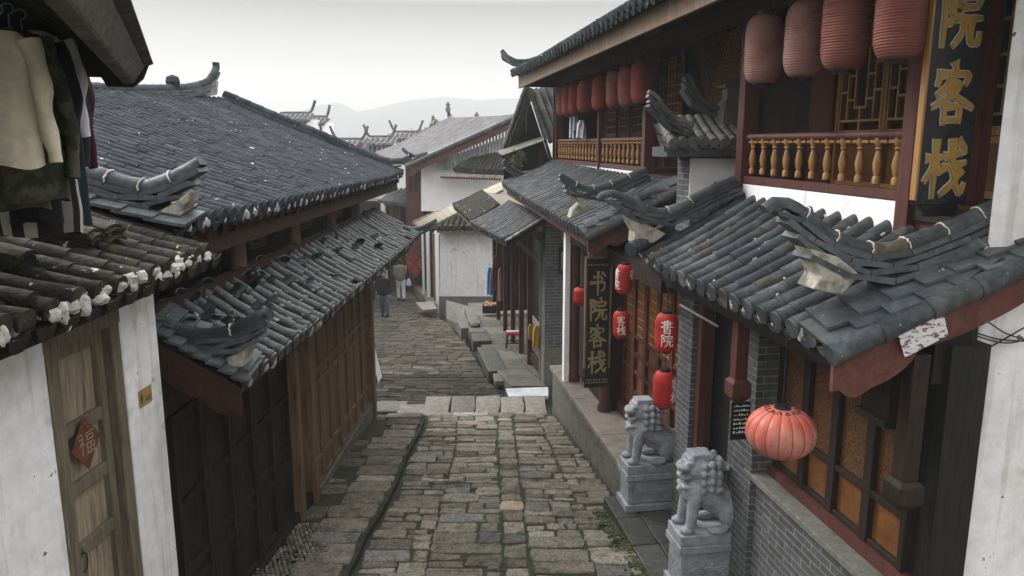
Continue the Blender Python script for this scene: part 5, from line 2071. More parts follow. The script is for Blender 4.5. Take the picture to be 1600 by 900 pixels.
q = [PY(776, 236, 17.9), PY(850, 212, 17.9), PY(850, 219, 17.2), PY(785, 242, 17.2)]
mb.prism(q, V((0, 0, -.02)))
tagit(mb.obj('sheet_awning', m_concrete, origin=q[0]), 'grey tin sheet sloping under the open shed gable', 'awning')

# far roofs
for nm, lab, px0, px1, pyr, pye, y, cols_ in (('far_house', 'far pale house with upswept ridge above the long blue roof', 432, 482, 178, 206, 60, 5), ('far_house', 'far narrow house with upswept ridge right of the pale house', 476, 506, 184, 210, 64, 3),
                                              ('far_house', 'far house with curled ridge left of the big grey roof', 566, 612, 216, 240, 62, 6), ('far_house', 'far house with high curled ridge peeping over the grey roof', 607, 655, 208, 232, 66, 4), ('far_house', 'low far house with red gable board below the hills', 512, 566, 220, 240, 58, 0)):
    a, b = PY(px0, pyr, y), PY(px1, pyr, y)
    ze = PY(px0, pye, y).z
    h = thing(nm, lab, 'house', ((a.x + b.x) / 2, y + 2, -7))
    mb = MB()
    mb.box(a.x + .15, b.x - .15, y, y + 4, -8, a.z - .35)
    mb.obj('wall', m_white_clean if cols_ else m_tile_pale, h)
    for i in range(cols_):
        mb = MB()
        x = a.x + (b.x - a.x) * (i + .7) / (cols_ + .4)
        mb.box(x - .09, x + .09, y - .12, y - .02, ze, a.z - .4)
        mb.obj('dark_window', m_wood_dark, h)
    P = patch((a.x - .1, y - .5, a.z - .5), (b.x + .1, y - .5, b.z - .5), (a.x - .1, y + 1.6, a.z + .25 * 0), (b.x + .1, y + 1.6, b.z))
    mb = MB()
    tiles(mb, P, max(5, int((b.x - a.x) / .35)), 5, .1, rng)
    r = mb.obj('roof', m_tile_pale, h, smooth=45)
    mb = MB()
    soffit(mb, P, .1, .05)
    mb.obj('roof_deck', m_wood_dark, r)
    pa = []
    for k in range(11):
        f = k / 10
        up = max(0, abs(f - .5) * 2 - .6) ** 2 * 7
        if px0 < 500 and f < .5: up = 0
        pa.append(V((a.x - .2 + (b.x - a.x + .4) * f, y + 1.6, a.z + .1 + up * .9)))
    if px0 >= 500: pass
    ridge(pa, .16, (0, 1, 0), ID, r, rng, layers=0, mt=m_tile, mort_every=0, k=2)
    if cols_ == 0:
        mb = MB()
        mb.prism([PY(540, 236, y - .6), PY(566, 222, y - .6), PY(566, 229, y - .6), PY(545, 240, y - .6)], V((0, .2, 0)))
        mb.obj('barge_board', m_board, h)
# ground level walls that close the far left side of the lane
mb = MB()
mb.box(-8.5, -7.0, 13, 33, -7.2, -1.9)
tagit(mb.obj('lane_wall', m_wood_dark, origin=(-7.5, 24, -7)), 'dark timber wall closing the left side of the far lane', 'wall')


# ------------------------------------------------------------------ tree and plants
def leaves(mb, c, rad, n, size, rng, hollow=.35):
    c = V(c)
    clumps = [c + V((rng.gauss(0, rad[0] * .5), rng.gauss(0, rad[1] * .5), rng.gauss(0, rad[2] * .5))) for _ in range(14)]
    for i in range(n):
        k = rng.choice(clumps)
        p = k + V((rng.gauss(0, rad[0] * .22), rng.gauss(0, rad[1] * .22), rng.gauss(0, rad[2] * .22)))
        d = V((rng.gauss(0, 1), rng.gauss(0, 1), rng.gauss(0, 1))).normalized()
        e = d.cross(V((rng.gauss(0, 1), rng.gauss(0, 1), rng.gauss(0, 1)))).normalized()
        s = size * rng.uniform(.6, 1.3)
        mb.add([p - d * s, p + e * s * .4, p + d * s, p - e * s * .4], [(0, 1, 2, 3)], rng.uniform(.6, 1.5))


t = thing('broadleaf_tree', 'hazy green tree behind the pale grey roof', 'tree', PY(664, 235, 70))
mb = MB()
c = PY(662, 210, 70)
leaves(mb, c, (1.1, 1.0, .6), 1300, .14, rng)
leaves(mb, c + V((.9, 0, .5)), (.4, .5, .6), 400, .14, rng)
mb.obj('crown', m_grass, t)
mb = MB()
b = PY(664, 235, 70)
mb.tube([b - V((0, 0, 6)), b, c], [.25, .2, .08], 8)
for k in range(5):
    mb.tube([b.lerp(c, .6), c + V((rng.uniform(-1.4, 1.4), rng.uniform(-.6, .6), rng.uniform(-.2, 1)))], [.06, .02], 5)
mb.obj('trunk', m_wood_brown, t)
t = thing('shrub', 'small yellow green shrub on the tile roof below the shed', 'shrub', PY(812, 266, 17.3))
mb = MB()
leaves(mb, PY(808, 250, 17.3), (.24, .2, .18), 700, .035, rng)
mb.obj('foliage', m_leaf_dry, t)
mb = MB()
for k in range(7):
    mb.tube([PY(812, 270, 17.3), PY(808, 250, 17.3) + V((rng.uniform(-.25, .25), rng.uniform(-.1, .1), rng.uniform(-.1, .2)))], [.012, .005], 5)
mb.obj('stem', m_wood_brown, t)

# ------------------------------------------------------------------ lanterns
rng = random.Random(51)


def lantern_long(name, label, group, pos, h, r, mt, rib=14, rib_d=.012, text=None, hang=.1, turn=0.0, seg=28):
    """cylindrical cloth lantern hanging from a wire; pos is its centre"""
    root = thing(name, label, 'lantern', V(pos) - V((0, 0, h / 2)), group)
    z0 = 0.0
    prof = []
    N = rib * 4
    for i in range(N + 1):
        f = i / N
        z = h * f
        e = .27
        rr = 1.0
        if f < e: rr = .50 + .50 * math.sqrt(max(0, 1 - ((e - f) / e) ** 2))
        if f > 1 - e: rr = .50 + .50 * math.sqrt(max(0, 1 - ((f - 1 + e) / e) ** 2))
        rr *= 1 + rib_d * cos(2 * pi * f * rib) + .01 * (rng.random() - .5)
        prof.append((r * rr, z))
    b = MB()
    b.lathe(prof, (0, 0, 0), seg)
    body = b.obj('lantern_body', mt, root, origin=(0, 0, 0), smooth=60)
    b = MB()
    b.lathe([(r * .34, h * 1.07), (r * .48, h * 1.06), (r * .5, h * .975), (r * .36, h * .975)], (0, 0, 0), 18)
    b.obj('top_cap', m_black, root, origin=(0, 0, 0), smooth=40)
    b = MB()
    b.lathe([(r * .30, -h * .05), (r * .42, -h * .045), (r * .5, h * .02), (r * .36, h * .03)], (0, 0, 0), 18)
    b.obj('bottom_cap', m_black, root, origin=(0, 0, 0), smooth=40)
    b = MB()
    b.tube([(0, 0, h * 1.05), (0, 0, h * 1.05 + hang)], .004, 5)
    b.tube([(-r * .4, 0, h * 1.06), (0, 0, h * 1.06 + min(.05, hang)), (r * .4, 0, h * 1.06)], .003, 5)
    b.obj('hanging_wire', m_iron, root, origin=(0, 0, 0))
    if text:
        for k, (g, ang) in enumerate(text):
            b = MB()
            n = len([1 for t_ in text if t_[1] == ang])
            idx = [t_[0] for t_ in text if t_[1] == ang].index(g)
            size = h * .34
            zc = h * (.70 - .36 * idx)

            def fn(x, y, hh, ang=ang, zc=zc, size=size):
                a = radians(ang) + (x - 50) / 100 * size / r
                z = zc + (y - 50) / 100 * size
                f = z / h
                e = .27
                rr = 1.0
                if f < e: rr = .50 + .50 * math.sqrt(max(0, 1 - ((e - f) / e) ** 2))
                if f > 1 - e: rr = .50 + .50 * math.sqrt(max(0, 1 - ((f - 1 + e) / e) ** 2))
                R = r * rr * 1.014 + hh
                return V((R * cos(a), R * sin(a), z))
            glyph(b, g, fn, 8, .001, tint=1.0)
            b.obj('white_character', m_ink_white, root, origin=(0, 0, 0))
    root.rotation_euler = (radians(rng.uniform(-1.5, 1.5)), radians(rng.uniform(-1.5, 1.5)), turn)
    return root


# four big faded lanterns on the near balcony
near_l = ((6.3, .16, .56, m_lantern_faded, 'pale faded red balcony lantern beside the lacquered post, leftmost of the near four'), (5.65, .155, .56, m_lantern_faded, 'faded red balcony lantern, second from the lacquered post'),
          (5.08, .16, .56, m_lantern_red2, 'dusty red balcony lantern in front of the key pattern window'), (4.52, .15, .54, m_lantern_red2, 'dusty red balcony lantern hanging next to the big black sign'))
for (a, r, h, mt, lab), py in zip(near_l, (80, 64, 44, 24)):
    px = {6.3: 1194, 5.65: 1258, 5.08: 1323, 4.52: 1408}[a]
    p = PA(px, py, a)
    p.z = .79
    lantern_long('balcony_lantern', lab, 'lanterns along the inn balcony', FR @ p, h, r, mt, rib=30, rib_d=.018, hang=.25, seg=32)
far_l = ((10.06, 1002), (10.69, 981), (11.33, 961), (12.16, 937), (13.08, 914), (13.75, 900), (14.3, 889), (14.85, 880))
words = ('nearest the middle post of the balcony', 'second from the middle post', 'third from the middle post, darker than its neighbours', 'fourth from the middle post, above the long rail', 'just left of the thin rail post', 'above the drying laundry', 'second from the far end of the balcony', 'at the very far end of the balcony')
for (a, px), wd in zip(far_l, words):
    p = PA(px, 130 + (1002 - px) * .3, a)
    p.z = .80
    lantern_long('balcony_lantern', 'red balcony lantern ' + wd, 'lanterns along the inn balcony', FR @ p, .54, .135, m_lantern_far if a not in (11.33, 10.69) else m_lantern_red2, rib=22, rib_d=.016, hang=.25, seg=22)
# four small inn lanterns in two strings, and one half hidden
for px, py, a, h, r, text, hang, lab in (
        (975, 436, 8.0, .335, .094, [('shut', 200), ('yuan', 200), ('ke', 330)], .12, 'small red lantern with side writing, upper of the string beside the black sign'),
        (971, 507, 8.0, .315, .092, [('ke', 262), ('zhan', 262)], .16, 'small red lantern with two white characters, lower of the string beside the black sign'),
        (1041, 519, 6.65, .37, .108, [('shut', 262), ('yuan', 262)], .25, 'red lantern with two white characters, upper of the string above the stone lions'),
        (1037, 608, 6.65, .36, .106, [('ke', 330), ('zhan', 330)], .16, 'plain sided red lantern in front of the lion head, lower of its string')):
    p = PA(px, py, a)
    lantern_long('red_lantern', lab, 'small red lanterns with white writing', FR @ p, h, r, m_lantern, rib=16, rib_d=.004, text=text, hang=hang, seg=28)
p = PA(909, 462, 10.1)
lantern_long('red_lantern', 'red lantern half hidden behind the long black sign', 'small red lanterns with white writing', FR @ p, .24, .12, m_lantern, rib=10, rib_d=.004, hang=.5)
# big round silk lantern
rl_ = thing('round_lantern', 'large round salmon red silk lantern in front of the carved panels', 'lantern', FR @ PA(1220, 675, 4.5) - V((0, 0, .17)))
b = MB()
NG = 16


def gore(t, z):
    return 1 - .05 * abs(cos(t * NG / 2)) ** 8


prof = []
for i in range(25):
    f = i / 24
    ph = -pi / 2 * .86 + pi * .86 * f
    prof.append((.232 * cos(ph) ** .85, .17 + .17 * sin(ph) / sin(pi / 2 * .86)))
b.lathe(prof, (0, 0, 0), NG * 8, rfn=gore)
b.obj('lantern_body', m_lantern_big, rl_, origin=(0, 0, 0), smooth=70)
b = MB()
for k in range(NG):
    t = 2 * pi * (k + 0.0) / NG + (pi / NG if NG % 2 else 0)
    b.tube([V((r_ * .952 * cos(t), r_ * .952 * sin(t), z_)) for r_, z_ in prof[1:-1]], .0035, 5)
b.obj('lantern_seams', mat('dark_red_piping', (.26, .05, .035), var=.1, rough=.6, bump=0), rl_, origin=(0, 0, 0))
b = MB()
b.lathe([(.03, .358), (.052, .355), (.056, .335), (.04, .333)], (0, 0, 0), 20)
b.obj('top_cap', m_black, rl_, origin=(0, 0, 0), smooth=40)
b = MB()
b.lathe([(.05, .004), (.066, .0), (.06, -.02), (.03, -.02)], (0, 0, 0), 20)
b.obj('bottom_cap', m_black, rl_, origin=(0, 0, 0), smooth=40)
b = MB()
for k in range(12):
    t = 2 * pi * k / 12
    for dr, dt, s in ((.085, 0, .014), (.105, .12, .010), (.105, -.12, .010)):
        z = .17 + .17 * math.sqrt(max(0, 1 - (dr / .232) ** (2 / .85))) / sin(pi / 2 * .86) + .002
        b.blob((dr * cos(t + dt), dr * sin(t + dt), z - .003), (s, s, .005), rng, 1, 6, 4)
b.obj('cloud_pattern', m_ink_black, rl_, origin=(0, 0, 0))
b = MB()
b.tube([(0, 0, .37), (0, 0, .85)], .004, 5)
b.obj('hanging_wire', m_iron, rl_, origin=(0, 0, 0))


# ------------------------------------------------------------------ sign boards
def board(name, label, c, w, z0, z1, chars, size, gaps, mt_gold, fan=False, edge=None, thick=.04):
    """upright black board facing the camera end of the street; c = (b, a)"""
    b_, a_ = c
    root = thing(name, label, 'sign', FR @ V((b_, a_, z0)))
    m = MB(FR)
    m.box(b_ - w / 2, b_ + w / 2, a_, a_ + thick, z0, z1)
    m.obj('sign_board', m_black, root, bevel=.006)
    if edge:
        m = MB(FR)
        m.box(b_ - w / 2 - .018, b_ - w / 2 - .001, a_ - .012, a_ + thick, z0 + .03, z1)
        m.obj('gilt_edge', edge, root, bevel=.004)
    z = z1 - gaps[0]
    g0 = MB(FR)
    g1 = MB(FR)
    for ch in chars:
        def fn(x, y, h, z=z):
            return V((b_ + (x - 50) / 100 * size * .82, a_ - h, z - size + y / 100 * size))
        if edge:
            glyph(g1, ch, fn, 16, .004, grow=2.4)
        glyph(g0, ch, fn, 16 if edge else 16, .004, lvl=.009 if edge else 0)
        z -= size + gaps[1]
    if edge:
        g1.obj('silver_outline', m_silver, root)
    g0.obj('gold_characters', mt_gold, root)
    return root


sg = board('hanging_sign', 'long black sign with four gold characters between the red columns', (2.645, 9.6), .34, -3.27, -1.50, ('shu', 'yuan', 'ke', 'zhan'), .31, (.16, .055), m_gold_dull)
m = MB(FR)
for i in range(9):
    x = 2.645 - .14 + i * .035
    for z in (-1.575, -3.16, -3.20):
        m.box(x - .009, x + .009, 9.597, 9.6, z - .008, z + .008 + .006 * (i % 2))
m.obj('gold_border', m_gold_dull, sg)
m = MB(FR)
for x in (2.475, 2.815):
    m.box(x - .012, x + .012, 9.59, 9.645, -3.0, -1.46)
m.box(2.50, 2.79, 9.60, 9.64, -1.49, -1.38)
m.obj('sign_frame', m_wood_brown, sg)
m = MB(FR)
m.tube([(2.645, 9.62, -1.38), (2.645, 9.62, -1.1)], .008, 6)
m.obj('hook', m_iron, sg)
c = PA(1487, 160, 4.4)
sb = board('shop_sign', 'large black board with gold silver edged characters on the balcony', (c.x, 4.4), .365, -.385, 1.46, ('shu', 'yuan', 'ke', 'zhan'), .36, (.05, .10), m_gold, edge=m_gold_wood)
m = MB(FR)
for x0, x1, z in ((-.13, .13, -.43), (-.10, .10, -.46)):
    m.box(c.x + x0, c.x + x1, 4.405, 4.435, z, z + .045)
m.obj('sign_foot', m_black, sb)
m = MB(FR)
m.box(c.x + .19, c.x + .36, 4.46, 4.6, -1.0, 1.7)
m.obj('corner_post', m_wood_red, inn, bevel=.008)
# paper notice on the barge board
q = [PA(x, y, 3.905) for x, y in ((1400, 512), (1472, 479), (1482, 524), (1414, 559))]
m = MB(FR)
m.prism(q, V((0, .003, 0)))
tagit(m.obj('paper_notice', m_paper, origin=FR @ q[0]), 'peeling white printed notice stuck to the red barge board', 'notice')
# slate by the door
m = MB(FR)
p = PA(1157, 660, 5.8)
m.box(p.x - .07, p.x + .1, 5.83, 5.85, p.z - .17, p.z + .17)
sl_ = tagit(m.obj('menu_slate', m_black, origin=FR @ p), 'black chalk slate hanging on the brick pier behind the round lantern', 'slate')
m = MB(FR)
for i in range(7):
    z = p.z + .13 - i * .04
    x = p.x - .05
    while x < p.x + .08:
        w = rng.uniform(.008, .02)
        m.box(x, min(x + w, p.x + .09), 5.827, 5.829, z, z + rng.uniform(.006, .02))
        x += w + rng.uniform(.004, .012)
m.obj('chalk_marks', m_ink_white, sl_)
m = MB(FR)
m.tube([PA(1062, 476, 7.2), PA(1122, 510, 6.9)], .012, 8)
tagit(m.obj('lamp_tube', m_marble, origin=FR @ PA(1062, 476, 7.2)), 'thin white tube under the eave above the doorway', 'tube')
m = MB(FR)
for k, pts_ in enumerate((((1520, 518), (1560, 530), (1600, 533)), ((1520, 556), (1560, 535), (1600, 512)), ((1540, 500), (1570, 520), (1600, 530)), ((1515, 522), (1570, 536), (1610, 528)))):
    pts3 = catmull([PA(x, y, 4.06 - .012 * k) for x, y in pts_], 6)
    m.tube(pts3, .005, 6)
tagit(m.obj('power_cables', m_iron, origin=FR @ PA(1560, 530, 4.06)), 'thin black cables drooping across the white wall', 'cables')

# ------------------------------------------------------------------ stone lions and pedestals
LI = [('c', (.15, 0, .36), (.42, 0, .20), .125, .15), ('e', (.115, 0, .335), (.125, .135, .13)), ('e', (.11, 0, .25), (.08, .10, .10)),
      ('e', (.145, 0, .555), (.125, .125, .125)), ('e', (.205, 0, .50), (.125, .145, .15)), ('c', (.2, 0, .4), (.2, 0, .5), .135, .12),
      ('e', (.02, 0, .565), (.075, .085, .045)), ('e', (-.01, 0, .585), (.035, .05, .03)), ('e', (.025, 0, .475), (.065, .07, .028)), ('e', (-.02, 0, .492), (.028, .045, .02)),
      ('b', .06, .23, -.085, .085, .63, .685), ('b', .03, .15, -.07, .07, .612, .65), ('e', (.06, .065, .61), (.045, .032, .026)), ('e', (.06, -.065, .61), (.045, .032, .026)),
      ('e', (.045, .06, .588), (.024, .024, .02)), ('e', (.045, -.06, .588), (.024, .024, .02)), ('e', (.2, .115, .60), (.045, .02, .03)), ('e', (.2, -.115, .60), (.045, .02, .03)),
      ('c', (.09, .085, .31), (.055, .095, .05), .058, .045), ('c', (.09, -.085, .31), (.055, -.095, .05), .058, .045),
      ('e', (.025, .097, .03), (.065, .05, .036)), ('e', (.025, -.097, .03), (.065, .05, .036)),
      ('e', (.43, .10, .16), (.125, .07, .145)), ('e', (.43, -.10, .16), (.125, .07, .145)), ('e', (.29, .135, .032), (.095, .048, .036)), ('e', (.29, -.135, .032), (.095, .048, .036)),
      ('e', (.48, 0, .12), (.10, .12, .12)), ('c', (.545, 0, .14), (.575, 0, .27), .035, .045), ('e', (.555, 0, .31), (.04, .05, .05)),
      ('c', (-.0, .06, .40), (.30, .15, .40), .022, .022), ('c', (-.0, -.06, .40), (.30, -.15, .40), .022, .022), ('c', (-.0, .06, .40), (-.0, -.06, .40), .022, .022), ('e', (-.015, 0, .365), (.03, .03, .03))]
for k in range(5):
    LI.append(('e', (-.02 + .0 * k, -.04 + .02 * k, .52), (.012, .012, .012)))
for row in range(4):
    for k in range(9):
        t = radians(-118 + 236 * k / 8)
        zz = .39 + .07 * row
        rr = .142 + (.012 if row in (1, 2) else 0) + .006 * ((k * 7 + row * 3) % 3)
        LI.append(('e', (.205 + rr * cos(t) * .82, rr * sin(t), zz + .02 * (k % 2)), (.031, .031, .036)))
for k in range(5):
    for j in range(3):
        LI.append(('e', (.18 + .05 * k, -.06 + .06 * j, .655 - .035 * max(0, k - 1)), (.033, .033, .03)))
lion = organic(LI, .008, 'stone_lion', m_lion, None, (0, 0, 0), 1)
m = MB()
m.box(-.05, .60, -.155, .155, -.09, .004)
m.obj('lion_base', m_lion, lion, origin=(0, 0, 0), bevel=.01)
lion2 = copy_tree(lion)


def pedestal(label, loc, h):
    root = thing('lion_pedestal', label, 'pedestal', loc, 'carved pedestals under the stone lions')
    for nm, x0, x1, y0, y1, z0, z1 in (('top_slab', -.03, .60, -.19, .19, h - .075, h), ('die_block', .0, .57, -.165, .165, .085, h - .075), ('foot_slab', -.035, .605, -.195, .195, 0, .085)):
        m = MB()
        m.box(x0, x1, y0, y1, z0, z1)
        o = m.obj(nm, m_lion, root, origin=(0, 0, 0), bevel=.008)
        if nm == 'die_block':
            m = MB()
            z0, z1 = .11, h - .10
            for t in ((.03, .045), (.525, .54)):
                m.box(t[0], t[1], -.176, -.1655, z0, z1)
            for t in ((z0, z0 + .014), (z1 - .014, z1)):
                m.box(.045, .525, -.176, -.1655, *t)
            zc = (z0 + z1) / 2
            for cx in (.16, .285, .41):
                for rr in (.075, .05, .025):
                    pts_ = [V((cx + rr * cos(t), -.167, zc - .04 + rr * sin(t) * .9)) for t in [pi * i / 10 for i in range(11)]]
                    m.tube(pts_, .011, 6)
            for k in range(14):
                m.blob((.07 + .43 * (k + .5) / 14, -.166, zc + .06 * sin(k * 2.1)), (.02, .012, .014), rng, 1, 6, 4)
            m.obj('carved_relief', m_lion, o, origin=(0, 0, 0), smooth=50)
            m = MB()
            for k in range(5):
                m.blob((-.001, -.1 + .05 * k, zc + .03 * sin(k * 2)), (.006, .018, .03), rng, 1, 6, 4)
            m.obj('carved_end', m_lion, o, origin=(0, 0, 0), smooth=50)
    return root


pA = FR @ V((2.60, 8.10, -4.25))
pB = FR @ V((2.57, 6.36, -4.25))
d1 = pedestal('carved grey pedestal under the lion nearer the inn plinth', pA, .46)
d2 = pedestal('carved grey pedestal under the lion by the brick pier', pB, .53)
S = 1.13
for o, p, h, lab in ((lion, pA, .46, 'grey stone lion behind the hanging red lantern'), (lion2, pB, .53, 'grey stone lion beside the round lantern, nearer to the camera')):
    tagit(o, lab, 'stone lion', 'pair of stone guardian lions')
    o.location = p + V((0, 0, h + .09 * S))
    o.rotation_euler = (0, 0, TR)
    o.scale = (S * .97, S, S)
    o.location += FR @ V((.035, 0, 0))
d1.rotation_euler = d2.rotation_euler = (0, 0, TR)


# ------------------------------------------------------------------ people
def person(label, loc, face, H, top, trousers, hair, shoe, stride=.1, bag=False, skin_=None):
    """walking figure; feet at z = 0, facing +y before turning by face"""
    k = H / 1.72
    skin = skin_ or m_skin
    root = organic([('e', (0, .01, 1.60), (.075, .095, .115)), ('c', (0, 0, 1.42), (0, .005, 1.54), .055, .05), ('c', (-.13, 0, 1.36), (.13, 0, 1.36), .07, .07), ('c', (0, 0, 1.0), (0, 0, 1.34), .13, .12),
                    ('c', (-.09, 0, .92), (-.10, stride, .5), .085, .06), ('c', (-.10, stride, .5), (-.10, stride * .6, .08), .055, .04), ('c', (.09, 0, .92), (.10, -stride * .2, .5), .085, .06), ('c', (.10, -stride * .2, .5), (.10, -stride * 1.4, .1), .055, .04),
                    ('c', (-.19, 0, 1.36), (-.23, -.03, 1.08), .05, .042), ('c', (-.23, -.03, 1.08), (-.20, .10, .86), .04, .03), ('c', (.19, 0, 1.36), (.23, -.02, 1.08), .05, .042), ('c', (.23, -.02, 1.08), (.22, .05, .84), .04, .03),
                    ('e', (-.20, .12, .80), (.03, .045, .07)), ('e', (.22, .06, .77), (.03, .045, .07)), ('e', (0, .105, 1.585), (.014, .02, .022)), ('e', (.078, .0, 1.59), (.012, .02, .03)), ('e', (-.078, .0, 1.59), (.012, .02, .03)),
                    ('e', (-.10, stride * .6 + .06, .045), (.045, .12, .045)), ('e', (.10, -stride * 1.4 + .06, .05), (.045, .12, .045))], .016, 'person', skin, None, (0, 0, 0), 3)
    tagit(root, label, 'person')
    for s in (1, -1):
        pass
    organic([('e', (0, -.012, 1.635), (.088, .10, .105)), ('e', (0, -.05, 1.57), (.08, .06, .09))], .014, 'hair', hair, root)
    organic([('c', (-.14, 0, 1.36), (.14, 0, 1.36), .085, .085), ('c', (0, 0, .98), (0, 0, 1.34), .165, .155), ('c', (-.05, 0, .93), (.05, 0, .93), .15, .15), ('c', (-.2, 0, 1.37), (-.24, -.03, 1.08), .068, .058), ('c', (-.24, -.03, 1.08), (-.205, .09, .89), .056, .046),
             ('c', (.2, 0, 1.37), (.24, -.02, 1.08), .068, .058), ('c', (.24, -.02, 1.08), (.225, .045, .87), .056, .046)], .018, 'jacket', top, root)
    organic([('c', (-.06, 0, .93), (.06, 0, .93), .135, .135), ('c', (-.09, 0, .9), (-.10, stride, .5), .105, .082), ('c', (-.10, stride, .5), (-.10, stride * .6, .12), .08, .07), ('c', (.09, 0, .9), (.10, -stride * .2, .5), .105, .082),
             ('c', (.10, -stride * .2, .5), (.10, -stride * 1.4, .14), .08, .07)], .018, 'trousers', trousers, root)
    for sx, sy in ((-.10, stride * .6), (.10, -stride * 1.4)):
        organic([('e', (sx, sy + .06, .05), (.055, .14, .055)), ('e', (sx, sy, .09), (.06, .07, .06))], .014, 'shoe', shoe, root)
    root.location = loc
    root.rotation_euler = (0, 0, face)
    root.scale = (k, k, k)
    return root


m_skin = mat('skin', (.36, .20, .14), var=.08, rough=.6, bump=.05)
m_hair = mat('black_hair', (.015, .013, .012), var=.2, rough=.5, bump=.3, bscale=90)
c_black, c_jean, c_beige, c_white, c_dark = cloth('black_cloth', (.018, .019, .022)), cloth('blue_denim', (.09, .13, .19)), cloth('khaki_cloth', (.21, .20, .15)), cloth('white_cotton', (.62, .63, .68)), cloth('charcoal_cloth', (.03, .03, .033))
c_shoe = cloth('dark_shoe', (.02, .018, .016))
p = PZ(602, 497, zl(26.4))
person('person in black jacket and blue jeans walking up the lane', LZ(p, zl(p.y) - .01), pi, 1.62, c_black, c_jean, m_hair, c_shoe, .09)
p = PZ(627, 467, zl(30.0))
person('person in khaki shirt and white trousers walking away down the lane', LZ(p, zl(p.y) - .01), .2, 1.75, c_beige, c_white, m_hair, c_shoe, .12)
m = MB()
pp = LZ(p, zl(p.y)) + V((.32, .0, .62))
m.lathe([(.02, .3), (.06, .26), (.12, .1), (.11, .0), (.0, -.01)], pp, 10)
tagit(m.obj('carrier_bag', cloth('white_bag', (.5, .55, .62)), origin=pp, smooth=60), 'pale blue white carrier bag held by the person in white trousers', 'bag')
m = MB()
pp = LZ(p, zl(p.y)) + V((.24, .02, 1.1))
m.tube([pp + V((-.12, .05, .34)), pp + V((0, .05, .2)), pp + V((.04, 0, 0)), pp + V((0, 0, -.25))], [.04, .07, .08, .05], 8)
tagit(m.obj('shoulder_bag', c_black, origin=pp, smooth=60), 'long black shoulder bag carried beside the khaki shirt', 'bag')
p = PZ(581, 466, zl(29.8))
person('person in dark clothes standing half hidden under the long eave', LZ(p, zl(p.y) - .01), pi * .9, 1.7, c_dark, c_dark, m_hair, c_shoe, .05)


# ------------------------------------------------------------------ clothes on the rail
def garment(name, label, cat, top, length, hw, sleeve, mt, turn, rng, flare=1.0, depth=.07, bands=None, neck=.06):
    """hanging garment: folded body tube with two limp sleeves; top is the point under the hanger hook"""
    g = MB()
    nx, nz = 40, 26
    ph = rng.uniform(0, 6)
    fold = [(rng.uniform(0, 6), rng.choice((3, 5, 7, 9)), rng.uniform(.006, .016)) for _ in range(4)]
    pts = []
    for j in range(nz + 1):
        f = j / nz
        z = -.03 - length * f
        w = hw * (neck / hw + (1 - neck / hw) * min(1, (f / .10)) ** .6) if f < .10 else hw * (1 + (flare - 1) * (f - .1) / .9)
        if f < .08: z = -.03 - length * .08 * (f / .08) ** 1.0
        dp = depth * (.35 + .65 * min(1, f * 3)) * (1 + .15 * sin(f * 5 + ph))
        for i in range(nx):
            t = 2 * pi * i / nx
            r = 1 + sum(a * 9 * sin(k * t + p + f * 2.5) * (0.25 + f) for p, k, a in fold) * .22
            pts.append(V((w * cos(t) * (1 + .02 * sin(7 * f + ph)), dp * sin(t) * r, z + .01 * sin(3 * t + ph) * f)))
    fs = [(j * nx + i, j * nx + (i + 1) % nx, (j + 1) * nx + (i + 1) % nx, (j + 1) * nx + i) for j in range(nz) for i in range(nx)]
    g.add(pts, fs)
    if bands:
        for q in range(len(g.t)):
            i = q % nx
            g.t[q] = bands[(i // 2) % len(bands)]
    for s in (1, -1):
        if sleeve <= 0: break
        path, rad = [], []
        for j in range(13):
            f = j / 12
            path.append(V((s * (hw * .86 + .055 * min(1, f * 2.6) + .01 * sin(f * 6 + ph)), -.012 * s + .015 * sin(f * 7 + ph), -.055 - length * .02 - sleeve * f)))
            rad.append(.062 - .024 * f + .006 * sin(f * 17 + ph))
        g.tube(path, rad, 12, True, 1.0, (1, .72))
    M4 = Matrix.Rotation(turn, 4, 'Z')
    g.v = [V(top) + M4 @ v for v in g.v]
    o = g.obj(name, mt, origin=top, smooth=70)
    tagit(o, label, cat)
    if sleeve > 0 or True:
        h = MB()
        hk = []
        for i in range(9):
            t = -pi * .5 + pi * 1.35 * i / 8
            hk.append(V((.022 * cos(t), 0, .055 + .022 * sin(t))))
        h.tube([V((0, 0, -.03)), V((0, 0, .033))] + hk[1:], .0035, 6)
        h.tube([V((-hw * .9, 0, -.075)), V((0, 0, -.025)), V((hw * .9, 0, -.075))], .005, 6)
        h.v = [V(top) + M4 @ v for v in h.v]
        h.obj('hanger', m_hanger, o)
    return o


m_hanger = mat('blue_wire', (.20, .30, .34), rough=.4, bump=0, var=.1)
k_beige = cloth('beige_wool', (.80, .71, .57), (.72, .63, .50))
k_camo = cloth('camouflage_cotton', (.035, .042, .028), (.085, .08, .055), (16, .48, .54))
k_navy = cloth('navy_cotton', (.018, .02, .032))
k_lilac = cloth('lilac_cotton', (.68, .66, .76))
k_maroon = cloth('maroon_wool', (.055, .014, .018))
k_black = cloth('black_wool', (.013, .013, .015))
k_teal = cloth('dark_teal_cotton', (.016, .026, .034))
k_stripe = cloth('striped_jersey', (.42, .40, .37))
rngc = random.Random(3)
D = V((-.38, .93, 0))


def hang(px, py, y, name, label, cat, length, hw, sleeve, mt, turn, **kw):
    return garment(name, label, cat, PY(px, py, y), length, hw, sleeve, mt, turn, rngc, **kw)


